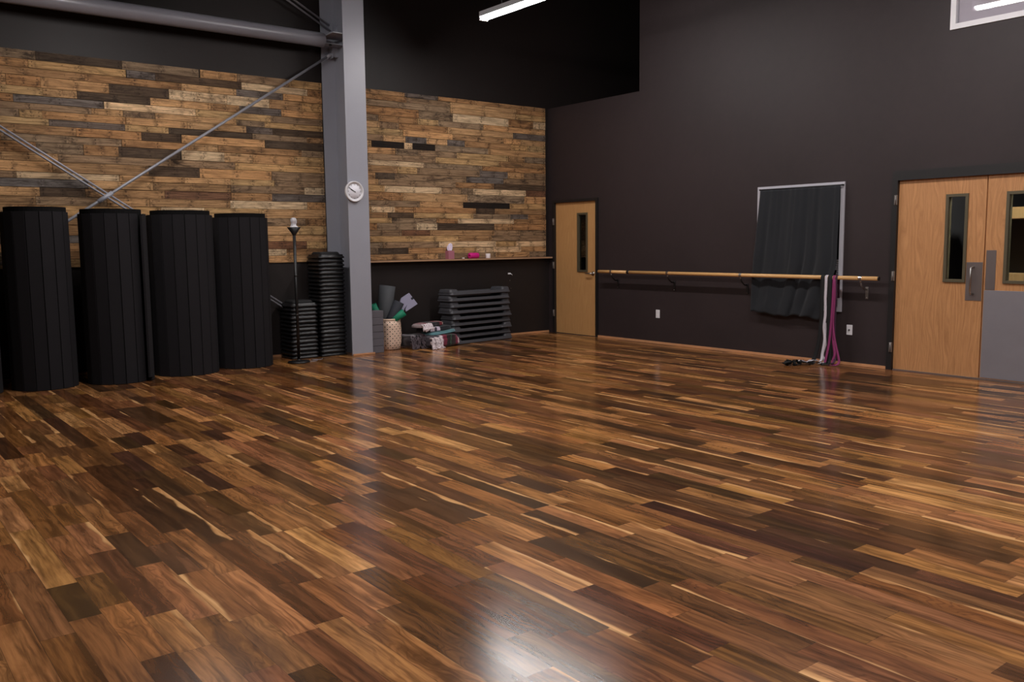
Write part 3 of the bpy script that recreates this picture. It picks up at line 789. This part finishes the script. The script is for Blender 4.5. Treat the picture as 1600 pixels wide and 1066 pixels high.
strap('hanging_strap', 'cream white strap hanging from the barre and trailing on the floor', M['strap_white'], -5.262, .034,
      smooth([(FX-.004, -5.262, .8), (FX-.004, -5.268, .6), (FX-.004, -5.255, .45), (FX-.006, -5.27, .3), (FX-.012, -5.25, .14), (FX-.03, -5.245, .05)] + crumple(FX-.06, -5.21, FX-.20, -5.04, 8, z=.022, amp=.03, seed=5)),
      extra=[smooth([(FX+.005, -5.262, .5), (FX+.004, -5.285, .3), (FX, -5.245, .12), (FX-.02, -5.29, .03), (FX-.09, -5.24, .02), (FX-.05,-5.30,.03)])])
strap('hanging_strap', 'wide black strap hanging between the cream and magenta straps', M['strap_black'], -5.312, .055,
      smooth([(FX, -5.312, .8), (FX, -5.315, .4), (FX, -5.33, .1), (FX-.03, -5.33, .02), (FX-.10, -5.30, .015), (FX-.07,-5.36,.03), (FX-.12,-5.38,.02)]))
strap('hanging_strap', 'magenta looped strap hanging rightmost of the straps on the barre', M['strap_mag'], -5.362, .030,
      smooth([(FX-.004, -5.362, .8), (FX-.006, -5.35, .5), (FX-.01, -5.33, .25), (FX-.03, -5.30, .04), (FX-.06, -5.31, .012)]),
      extra=[smooth([(BX-.0275, -5.372, 1.02), (FX, -5.378, .8), (FX, -5.37, .5), (FX, -5.40, .3), (FX-.01, -5.45, .14), (FX-.02, -5.475, .05), (FX-.05, -5.45, .016), (FX-.09, -5.38, .012)]),
             smooth([(FX+.01, -5.36, .6), (FX, -5.38, .3), (FX-.01, -5.41, .14), (FX-.02, -5.39, .05), (FX-.05, -5.42, .014)])])
strap('hanging_strap', 'dark plum strap bundled inside the magenta loop', M['strap_plum'] if 'strap_plum' in M else mat('plum_strap', (58,26,48), .8, bump=(90,.4)), -5.395, .026,
      smooth([(FX+.008, -5.392, .8), (FX+.008, -5.39, .4), (FX, -5.41, .15), (FX-.03, -5.42, .05), (FX-.08, -5.40, .03), (FX-.02,-5.38,.03), (FX-.07,-5.35,.02)]))

# ------------------------------------------------------------------ big rolled mats
def rolled_mat(x, y, r, h, ang, label, flap=False, core=.05):
    e = empty('rolled_mat', (x, y, 0), ang); tag(e, label, 'rolled mat', 'tall rolled black floor mats')
    seg = .132; t = .034                                     # scored panels about 13 cm wide
    def spiral(r0, turns, step):
        pts = []; th = 0; rr = r0
        while th < turns*2*math.pi:
            pts.append((rr*math.cos(th), rr*math.sin(th))); d = seg/rr; th += d; rr -= step*d/(2*math.pi)
        return pts
    P = spiral(r, 1.02, .040)
    # carpet panels with grooves: thin slabs along each chord
    cm = MB(); gm = MB()
    for a, b in zip(P, P[1:]):
        A, B = Vector((*a, 0)), Vector((*b, 0)); d = (B-A); L = d.length; d.normalize(); nrm = Vector((-d.y, d.x, 0))
        if nrm.dot(A) > 0: nrm = -nrm
        ga = .0055
        q0 = A + d*ga; q1 = B - d*ga
        poly = [(q0.x,q0.y),(q1.x,q1.y),((q1+nrm*.008).x,(q1+nrm*.008).y),((q0+nrm*.008).x,(q0+nrm*.008).y)]
        cm.prism(poly, .004, h)
        A2, B2 = A+nrm*.008, B+nrm*.008
        gm.prism([(A2.x,A2.y),(B2.x,B2.y),((B+nrm*t).x,(B+nrm*t).y),((A+nrm*t).x,(A+nrm*t).y)], .002, h-.004)
    cm.obj('carpet_face', M['mat_black'], e)
    gm.obj('foam_backing', M['foam_black'], e)
    # inner windings stand a little proud at the top
    im = MB(); k = 0; rr = r-.050
    while rr > .07 and k < 7:
        n = 40; hh = h + core*(1 if k < 2 else .8) - .006*k
        im2 = [(rr*math.cos(2*math.pi*i/n), rr*math.sin(2*math.pi*i/n)) for i in range(n)]
        i2 = [((rr-.030)*math.cos(2*math.pi*i/n), (rr-.030)*math.sin(2*math.pi*i/n)) for i in range(n)]
        vs = [[im.bm.verts.new((q[0], q[1], z)) for q in ring] for ring in (im2, i2) for z in (.01, hh)]
        for A, B in ((0,1),(1,3),(3,2),(2,0)):
            for i in range(n): im.bm.faces.new((vs[A][i], vs[A][(i+1)%n], vs[B][(i+1)%n], vs[B][i]))
        rr -= .036; k += 1
    im.obj('inner_winding', M['foam_black'], e)
    if flap:     # loose outer end of the mat standing off the roll
        fm = MB(); pts = [(r*.985*math.cos(a)+0, r*.985*math.sin(a)) for a in (0.10, 0.02)] + [(r+.004, -.05), (r+.012, -.10)]
        V = [Vector((*q, 0)) for q in pts]
        for A, B in zip(V, V[1:]):
            d = (B-A).normalized(); nn = Vector((-d.y, d.x, 0))*.022
            fm.prism([(A.x,A.y),(B.x,B.y),((B+nn).x,(B+nn).y),((A+nn).x,(A+nn).y)], .05, h-.02)
        fm.obj('loose_end', M['mat_black'], e)
rolled_mat(-8.45, -.70, .345, 1.845, 1.2, 'tall black rolled mat cut off by the left edge of the photo')
rolled_mat(-7.722, -.677, .345, 1.865, 1.5, 'tall black rolled mat, first whole one from the left')
rolled_mat(-6.995, -.77, .360, 1.85, -.72, 'tall black rolled mat standing below the brace rod crossing', True)
rolled_mat(-6.205, -.640, .378, 1.85, 2.4, 'tall black rolled mat, third whole one from the left')
rolled_mat(-5.45, -.535, .350, 1.83, 2.0, 'tall black rolled mat nearest the floor lamp')

# ------------------------------------------------------------------ torchiere
lm = empty('floor_lamp', (-4.84, -.74, 0)); tag(lm, 'slim black floor lamp with bare clear bulb in front of the riser stacks', 'lamp')
MB().lathe([(.135,.0),(.14,.008),(.135,.02),(.04,.03),(.02,.04),(.014,.06)], 40).obj('base', M['lamp_black'], lm)
MB().tube([(0,0,.05),(0,0,1.62)], .0195, 16).tube([(0,0,.60),(0,0,.62)], .023, 16).tube([(0,0,1.1),(0,0,1.12)], .023, 16).obj('pole', M['lamp_black'], lm)
MB().lathe([(.014,1.56),(.018,1.60),(.02,1.62),(.086,1.715),(.082,1.716),(.02,1.635),(0,1.63)], 32).obj('cup', M['lamp_black'], lm)
bm_ = MB(); bm_.lathe([(.0,1.64),(.03,1.66),(.050,1.700),(.050,1.718),(.032,1.738),(.027,1.752),(.036,1.772),(.041,1.795),(.036,1.818),(.020,1.832),(0,1.836)], 24)
for v in bm_.bm.verts: v.co += Vector((noise.noise(v.co*40), noise.noise(v.co*40+Vector((5,0,0))), 0))*.016
bm_.obj('bulb', M['bulb'], lm)
MB().tube(smooth([(.1,.02,.006),(.2,-.02,.004),(.28,.05,.004),(.24,.12,.004),(.36,.10,.004),(.42,.2,.004)]), .003, 6).obj('power_cord', M['rod'], lm)

# ------------------------------------------------------------------ step riser stacks
ORD = ['topmost', 'second', 'third', 'fourth', 'fifth', 'sixth', 'seventh', 'eighth', 'ninth', 'tenth', 'eleventh', 'twelfth', 'thirteenth', 'fourteenth',
       'fifteenth', 'sixteenth', 'seventeenth', 'eighteenth', 'nineteenth', 'twentieth', 'twenty-first', 'twenty-second', 'twenty-third', 'twenty-fourth', 'twenty-fifth', 'twenty-sixth']
PITCH = .0525
def riser():
    e = empty('step_riser')
    a = .194
    MB().lathe([(a-.008,.0),(a,.004),(a,.018),(a-.004,.024),(a-.013,.028),(a-.015,.049),(a-.022,.0515),(0,.0515)], 64, sq=14).obj('body', M['plastic'], e)
    MB().lathe([(.150,.0518),(.147,.062),(.134,.083),(.12,.086),(0,.086)], 64, sq=9).obj('top_pad', M['rubber_top'], e)
    return e
r0 = riser(); first = True
def stack(x, y, n, where, group, seed, h_off=0):
    global first
    rnd = random.Random(seed)
    for k in range(n):
        o = r0 if first else copy_tree(r0); first = False
        o.location = (x + rnd.uniform(-.004,.004), y + rnd.uniform(-.004,.004), k*PITCH); o.rotation_euler = (0,0,math.radians(rnd.uniform(-1,1)))
        i = n-1-k
        w_ = ORD[i] + (' ' if i == 0 else ' from the top ')
        lab = f'black plastic step riser, {w_}of the {where}' if i == 0 else f'black plastic step riser, {ORD[i]} from the top of the {where}'
        if k == 0: lab = f'black plastic step riser at the bottom of the {where}'
        tag(o, lab, 'step riser', group)
stack(-4.178, -.245, 26, 'tall stack beside the column', 'risers in the tall stack', 1)
stack(-4.592, -.235, 14, 'short stack behind the floor lamp', 'risers in the short stack', 2)

# ------------------------------------------------------------------ step benches
def bench():
    e = empty('step_bench'); L, Wd = 1.25, .33
    def rr(hx, hy, r, z, n=6):
        pts = []
        for cx, cy, a0 in ((hx-r,hy-r,0),(-hx+r,hy-r,90),(-hx+r,-hy+r,180),(hx-r,-hy+r,270)):
            for k in range(n+1):
                a = math.radians(a0+90*k/n); pts.append((cx+r*math.cos(a), cy+r*math.sin(a), z))
        return pts
    def loft(mb, rings, close=True):
        R = [[mb.bm.verts.new(p) for p in r] for r in rings]
        for A, B in zip(R, R[1:]):
            n = len(A)
            for k in range(n): mb.bm.faces.new((A[k], A[(k+1)%n], B[(k+1)%n], B[k]))
        mb.bm.faces.new(R[0][::-1]); mb.bm.faces.new(R[-1])
    b = MB(); loft(b, [rr(L/2-.02,Wd/2-.02,.04,.001), rr(L/2-.003,Wd/2-.003,.045,.005), rr(L/2,Wd/2,.045,.012), rr(L/2-.014,Wd/2-.014,.045,.046), rr(L/2-.020,Wd/2-.020,.04,.050), rr(L/2-.036,Wd/2-.036,.03,.050), rr(L/2-.05,Wd/2-.05,.03,.022)])
    b.obj('platform', M['plastic2'], e)
    for s in (-1, 1):
        q = MB(); cx = s*(L/2-.088)
        def sh(r): return [(p[0]+cx, p[1], p[2]) for p in r]
        loft(q, [sh(rr(.085,Wd/2-.020,.04,.030)), sh(rr(.085,Wd/2-.020,.04,.052)), sh(rr(.074,Wd/2-.038,.035,.086)), sh(rr(.062,Wd/2-.050,.03,.089))])
        q.obj('end_block', M['plastic2'], e)
    return e
b0 = bench(); first = True
BL = Vector((-2.305, -.545)); BR = Vector((-1.11, -.375)); bd = (BR-BL).normalized(); bn = Vector((-bd.y, bd.x)); ba = math.atan2(bd.y, bd.x)
for k in range(9):
    o = b0 if k == 0 else copy_tree(b0)
    off = (-.0 if k < 5 else -.05) + (0, .012, -.008, .01, -.006, 0, .01, -.01, .005)[k]
    if k in (1, 3): off -= .02
    cpt = BL + bd*(.64+off) + bn*(.168 + (.0 if k % 2 == 0 or k > 4 else .022))
    o.location = (cpt.x, cpt.y, k*.0912); o.rotation_euler = (0, 0, ba + math.radians((0,.5,-.4,.3,0,-.6,-.3,-.8,-.5)[k]))
    i = 8-k
    lab = 'charcoal aerobic step bench ' + ('lying topmost on the stack under the ledge' if i == 0 else ('on the floor at the bottom of the bench stack' if k == 0 else f'{ORD[i]} from the top of the bench stack'))
    tag(o, lab, 'step bench', 'stacked aerobic step benches')

# ------------------------------------------------------------------ foam blocks
rnd = random.Random(4)
for k in range(6):
    o = MB().box(-.115, .115, -.075, .075, .0, .096, bev=.006).obj('yoga_block', M['block'])
    o.location = (-3.612 + rnd.uniform(-.004,.004), -.495 + rnd.uniform(-.004,.004), k*.0975); o.rotation_euler = (0,0,math.radians(rnd.uniform(-2,2)))
    i = 5-k
    tag(o, 'grey foam yoga block, ' + ('topmost of the pile beside the column' if i == 0 else ('on the floor under the pile beside the column' if k == 0 else f'{ORD[i]} from the top of the pile beside the column')), 'yoga block', 'pile of grey foam blocks')

# ------------------------------------------------------------------ basket and mats
BK = Vector((-3.235, -.27, 0))
bk = empty('woven_basket', BK, math.radians(102)); tag(bk, 'cream woven cane basket holding rolled yoga mats', 'basket')
def basket():
    n = 64; prof = [(.118,.0),(.132,.01),(.146,.10),(.151,.22),(.148,.34),(.142,.415)]
    vs = []; fs = []; uv = []
    for r, z in prof:
        for k in range(n):
            a = 2*math.pi*k/n; ca, sa = math.cos(a), math.sin(a); q = 1/((abs(ca)**3.2+abs(sa)**3.2)**(1/3.2))
            vs.append((r*q*ca, r*q*sa, z))
    for j in range(len(prof)-1):
        for k in range(n):
            fs.append((j*n+k, j*n+(k+1)%n, (j+1)*n+(k+1)%n, (j+1)*n+k))
            for (jj, kk) in ((j,k),(j,k+1),(j+1,k+1),(j+1,k)): uv.append((kk/n*.924, prof[jj][1]))   # 27 weave cells round
    me = bpy.data.meshes.new('basket_body'); me.from_pydata(vs, [], fs)
    a = me.uv_layers.new(name='UVMap'); a.data.foreach_set('uv', [x for d in uv for x in d])
    me.materials.append(M['basket'])
    for p_ in me.polygons: p_.use_smooth = True
    o = bpy.data.objects.new('basket_body', me); COL.objects.link(o); o.parent = bk
    so = o.modifiers.new('th', 'SOLIDIFY'); so.thickness = .006; so.offset = -1
    MB().lathe([(0,.002),(.117,.002),(.117,.008),(0,.008)], 48, sq=3.2).obj('basket_bottom', M['rim'], bk)
    MB().lathe([(.137,.418),(.145,.418),(.147,.430),(.144,.443),(.138,.443),(.136,.430),(.137,.418)], 64, sq=3.2, cap=False).obj('rim', M['rim'], bk)
basket()
def pt(x, y, Y):     # room point on the plane Y seen at photo pixel (x, y)
    d = FW + RX*(x-800)/1367.9 + UP*(533-y)/1367.9; return CAM + d*((Y-CAM.y)/d.y)
def roll(name, base, top, r, turns, mt, label, cat='yoga mat', th=.006, open_=0, arc0=0.0, taper=1.0):
    base, top = Vector(base), Vector(top); ax = top-base; L = ax.length; ax.normalize()
    q = Vector((0,0,1)).rotation_difference(ax).to_matrix().to_4x4()
    mb = MB(); n = int(28*turns); ins = []; out = []
    rings = []
    for z, f in ((0, taper), (L*.5, (1+taper)/2), (L, 1.0)):
        ra, rb = [], []
        for k in range(n+1):
            a = arc0 + turns*2*math.pi*k/n; rr = (r - (th*1.15)*(k/28))*f if not open_ else r*f*(1-open_*k/n)
            ra.append(mb.bm.verts.new((rr*math.cos(a), rr*math.sin(a), z))); rb.append(mb.bm.verts.new(((rr-th)*math.cos(a), (rr-th)*math.sin(a), z)))
        rings.append((ra, rb))
    for (a1, b1), (a2, b2) in zip(rings, rings[1:]):
        for k in range(n):
            f = mb.bm.faces.new((a1[k], a1[k+1], a2[k+1], a2[k])); f.smooth = True
            f = mb.bm.faces.new((b1[k], b2[k], b2[k+1], b1[k+1])); f.smooth = True
        for k in (0, n): mb.bm.faces.new((a1[k], b1[k], b2[k], a2[k]))
    for a1, b1 in (rings[0], rings[-1]):
        for k in range(n): mb.bm.faces.new((a1[k], a1[k+1], b1[k+1], b1[k]))
    o = mb.obj(name, mt); o.matrix_world = Matrix.Translation(base) @ q
    tag(o, label, cat, 'mats standing in the basket'); return o
roll('yoga_mat', BK+Vector((-.075,.06,.20)), pt(606,447,-.20), .125, .5, M['mat_grey'], 'loosely curled grey yoga mat, tallest one standing in the basket', arc0=-3.7, open_=.12, taper=.8)
roll('yoga_mat', BK+Vector((-.075,-.03,.26)), pt(624,472,-.36), .078, 3.4, M['mat_char'], 'tightly rolled charcoal yoga mat leaning right in the basket')
roll('yoga_mat', BK+Vector((-.02,-.07,.40)), pt(632,488,-.44), .056, 2.2, M['mat_green'], 'green yoga mat leaning out over the right rim of the basket', arc0=.6)
roll('yoga_mat', BK+Vector((-.03,.04,.25)), pt(583,476,-.20), .050, 2.2, M['mat_green'], 'green yoga mat peeking out between column and grey mat')
def lav():
    P = pt(636,481,-.28); e = empty('foam_mat', P); tag(e, 'pale lavender folded foam mat with a dark slit rising from the basket', 'foam mat')
    px = [(627,466),(639,458),(652,475),(634,487),(633,484),(636,475.5),(631.5,482),(627,494),(617,496),(621,484)]
    T = Vector((.0,-1,0)); F = [pt(x, y, -.28)-P for x, y in px]
    mb = MB(); a = [mb.bm.verts.new(v-T*.009) for v in F]; b = [mb.bm.verts.new(v+T*.009) for v in F]; n = len(F)
    for k in range(n): mb.bm.faces.new((a[k], a[(k+1)%n], b[(k+1)%n], b[k]))
    mb.bm.faces.new(a[::-1]); mb.bm.faces.new(b)
    mb.obj('sheet', M['mat_lav'], e)
    q = MB(); vs = [q.bm.verts.new(pt(x, y, -.28)-P+T*.0098) for x, y in ((641,466),(644,464),(646,467),(643,469))]; q.bm.faces.new(vs)
    q.obj('printed_mark', M['mat_char'], e)
lav()

# ------------------------------------------------------------------ blankets
def blanket(label, P, size, rz, mt, fr=None, fside=-1, roundness=3.2, droop=0., wav=.02, seed=0, tilt=0):
    e = empty('folded_blanket', P, rz); e.rotation_euler = (0, tilt, rz); tag(e, label, 'blanket', 'folded blankets in a heap')
    a, b, h = size; mb = MB(); nu, nv = 48, 20; rings = []
    for j in range(nv+1):
        ph = -math.pi/2 + math.pi*j/nv; row = []
        cz, sz = math.cos(ph), math.sin(ph)
        for i in range(nu):
            th = 2*math.pi*i/nu; ct, st = math.cos(th), math.sin(th)
            f = lambda v, p_: math.copysign(abs(v)**p_, v)
            x = a/2*f(ct,.45)*f(cz,.35); y = b/2*f(st,.45)*f(cz,.35); z = h/2*f(sz,.6)
            n3 = noise.noise(Vector((x*6+seed, y*6, z*9))); 
            lay = .010*math.sin(z/h*math.pi*6)*abs(cz)
            x += n3*wav + lay*ct; y += noise.noise(Vector((x*5, seed+3, z*12)))*wav + lay*st
            z += h/2 + noise.noise(Vector((x*5+seed, y*5, 1)))*wav*(.6 if z > 0 else 0) - droop*(x/a*2)**2*h*(1 if z > 0 else 0)
            row.append(mb.bm.verts.new((x, y, max(z, .001))))
        rings.append(row)
    for A, B in zip(rings, rings[1:]):
        for k in range(nu):
            try: fc = mb.bm.faces.new((A[k], A[(k+1)%nu], B[(k+1)%nu], B[k])); fc.smooth = True
            except ValueError: pass
    o = mb.obj('cloth', mt, e)
    if fr:
        fm = MB(); r = random.Random(seed+9); cnt, (x0, x1), yf, zt, ln, fmat = fr
        for k in range(cnt):
            x = x0 + (x1-x0)*(k+r.random())/cnt; y = yf + r.uniform(-.02,.01); z = zt*r.uniform(.35,1)
            pts = [(x, y+.03, z), (x+r.uniform(-.015,.015), y-.015, z+.005), (x+r.uniform(-.03,.03), y-.03-r.uniform(0,.02), z-ln*.5), (x+r.uniform(-.04,.04), y-.04-r.uniform(0,.03), max(.006,z-ln*r.uniform(.8,1.2)))]
            fm.tube(smooth(pts, 3), .006, 5)
        fm.obj('fringe', fmat, e)
    return e
mx1 = stripes_material('striped_blanket_maroon', [((70,62,70),3),((232,214,222),5),((150,110,124),2),((120,28,56),9),((36,24,28),9),((60,120,84),1.2),((40,30,32),7),((58,36,36),4),((126,26,60),6),((236,200,208),2.5)], 0, .40, .05, mid=.06)
mx2 = stripes_material('striped_blanket_dark', [((40,34,38),5),((120,112,118),3),((28,24,28),7),((78,30,44),3),((20,20,24),6),((96,88,96),2)], 0, .5, .06)
mx3 = stripes_material('striped_blanket_top', [((168,150,152),5),((110,26,44),3),((176,150,150),2),((118,24,44),5),((34,32,36),10),((60,60,62),2),((34,30,34),5),((128,24,44),6),((222,206,190),6)], 0, .50, .03)
mx4 = stripes_material('striped_blanket_white', [((24,24,30),6),((214,204,222),5),((70,62,76),3),((214,204,222),4),((22,28,36),20)], 0, .56, .02)
blanket('maroon, white and black striped blanket lying lowest in the heap', (-2.545,-.50,.001), (.58,.34,.185), math.radians(9), mx1, (70, (-.30,-.12), -.165, .16, .13, M['fringe']), seed=2, wav=.028)
blanket('dark fringed striped blanket slumped against the basket side of the heap', (-2.88,-.36,.001), (.36,.36,.20), math.radians(4), mx2, (60, (-.18,.17), -.17, .19, .13, M['fringe_dark']), seed=7, wav=.04)
blanket('teal blue folded blanket in the middle of the heap', (-2.52,-.45,.187), (.50,.30,.050), math.radians(9), M['teal'], seed=4, wav=.012, tilt=math.radians(-3))
blanket('navy blanket with white stripes folded above the teal one', (-2.57,-.41,.228), (.50,.32,.070), math.radians(8), mx4, seed=5, wav=.016, tilt=math.radians(-2))
blanket('maroon and black striped blanket with pale fringe topmost in the heap', (-2.66,-.38,.292), (.46,.28,.062), math.radians(10), mx3, (46, (-.24,-.06), -.135, .06, .13, M['fringe']), seed=6, wav=.02, tilt=math.radians(-3))

# ------------------------------------------------------------------ things on the ledge
LZ = 1.2585
e = empty('tissue_box', (-2.03,-.062,LZ), math.radians(4)); tag(e, 'dusty pink cube tissue box with white tissue on the ledge', 'tissue box')
MB().box(-.055,.055,-.045,.045,0,.125,bev=.003).obj('carton', M['pinkbox'], e)
tb = MB(); n = 16; T0 = []
for j in range(9):
    t = j/8; T0.append([tb.bm.verts.new(((-.045+.09*i/n)*(.45+.75*math.sin(math.pi*min(1,t*.62+.1))) + .012*t, .008*math.sin(i*1.1+t*3)*(1-.2*t), .124+.118*t*(1-.35*abs(i/n-.55)**1.5*2))) for i in range(n+1)])
for A, B in zip(T0, T0[1:]):
    for i in range(n): f = tb.bm.faces.new((A[i], A[i+1], B[i+1], B[i])); f.smooth = True
o = tb.obj('tissue', M['tissue'], e); so = o.modifiers.new('th','SOLIDIFY'); so.thickness = .002
e = empty('foam_roller', (-1.59,-.068,LZ+.044), math.radians(6)); tag(e, 'small hot pink roll lying on the ledge', 'roller')
rr = MB(); pr = [(.018,-.085),(.042,-.085),(.044,-.08),(.044,.08),(.042,.085),(.018,.085),(.018,-.085)]
rr.lathe(pr, 28, mat=Matrix.Rotation(math.pi/2,4,'Y'), cap=False).obj('roll_body', M['pinkroll'], e)
o = MB().lathe([(0,0),(.036,0),(.038,.004),(.038,.068),(.034,.072),(.030,.064),(0,.062)], 28).obj('candle', M['candle']); o.location = (-1.31,-.065,LZ)
tag(o, 'stubby white candle at the right end of the ledge', 'candle')
o = MB().lathe([(0,0),(.019,0),(.020,.016),(.016,.018),(0,.015)], 20).obj('tea_light', M['candle']); o.location = (-1.79,-.075,LZ)
tag(o, 'tiny white tea light between tissue box and pink roll', 'candle')

# small pale marks on the dark lower wall, modelled as hook and screw heads
e = empty('wall_mark', (-.84,-.001,1.0)); tag(e, 'tiny white mark on the dark wall above the bench stack', 'hook')
MB().box(-.03,.02,-.012,0,-.010,.014,bev=.003).tube([(.01,-.012,.0),(.03,-.03,-.01),(.04,-.028,-.025)], .005, 8).obj('hook', M['white'], e)
for dx, dz in ((.01,-.11),(.03,-.235)):
    MB().lathe([(0,0),(.006,0),(.005,.004),(0,.004)], 8, mat=Matrix.Translation((dx,0,dz)) @ Matrix.Rotation(math.pi/2,4,'X')).obj('screw', M['chrome'], e)

# ------------------------------------------------------------------ clock
CK = Vector((-3.915,-.601,2.19))
e = empty('wall_clock', CK); tag(e, 'round white analogue wall clock on the column front', 'clock')
Tc = Matrix.Rotation(math.pi/2, 4, 'X')        # lathe axis -> -Y
MB().lathe([(.100,0),(.132,.0),(.136,.012),(.135,.034),(.129,.040),(.122,.038),(.118,.030),(.100,.028),(.100,0)], 48, mat=Tc, cap=False).obj('rim', M['white'], e)
MB().lathe([(0,.018),(.115,.018),(.115,.026),(0,.026)], 48, mat=Tc).obj('dial', M['face'], e)
for k in range(1, 13):
    cu = bpy.data.curves.new('numeral', 'FONT'); cu.body = str(k); cu.size = .026; cu.align_x = 'CENTER'; cu.align_y = 'CENTER'; cu.extrude = .0004
    to = bpy.data.objects.new('numeral_curve', cu); COL.objects.link(to)
    me = bpy.data.meshes.new_from_object(to.evaluated_get(bpy.context.evaluated_depsgraph_get())); bpy.data.objects.remove(to)
    me.materials.clear(); me.materials.append(M['ink'])
    a = math.pi/2 - k*math.pi/6; nb = bpy.data.objects.new('numeral', me); COL.objects.link(nb); nb.parent = e
    nb.location = (.090*math.cos(a), -.0272, .090*math.sin(a)); nb.rotation_euler = (math.pi/2, 0, 0)
def hand(name, deg, L, w_, y):
    a = math.radians(90-deg); d = Vector((math.cos(a), 0, math.sin(a))); n_ = Vector((-d.z, 0, d.x))
    mb = MB(); q = [(-d*.018+n_*w_*.6), (-d*.018-n_*w_*.6), (d*L-n_*w_*.45), (d*L+n_*w_*.45)]
    A = [mb.bm.verts.new(v+Vector((0,y,0))) for v in q]; B = [mb.bm.verts.new(v+Vector((0,y-.0015,0))) for v in q]
    for k in range(4): mb.bm.faces.new((A[k], A[(k+1)%4], B[(k+1)%4], B[k]))
    mb.bm.faces.new(A); mb.bm.faces.new(B[::-1]); mb.obj(name, M['ink'], e)
hand('hour_hand', 295, .062, .008, -.029); hand('minute_hand', 301, .096, .006, -.032)

for me in bpy.data.meshes:
    me.update()
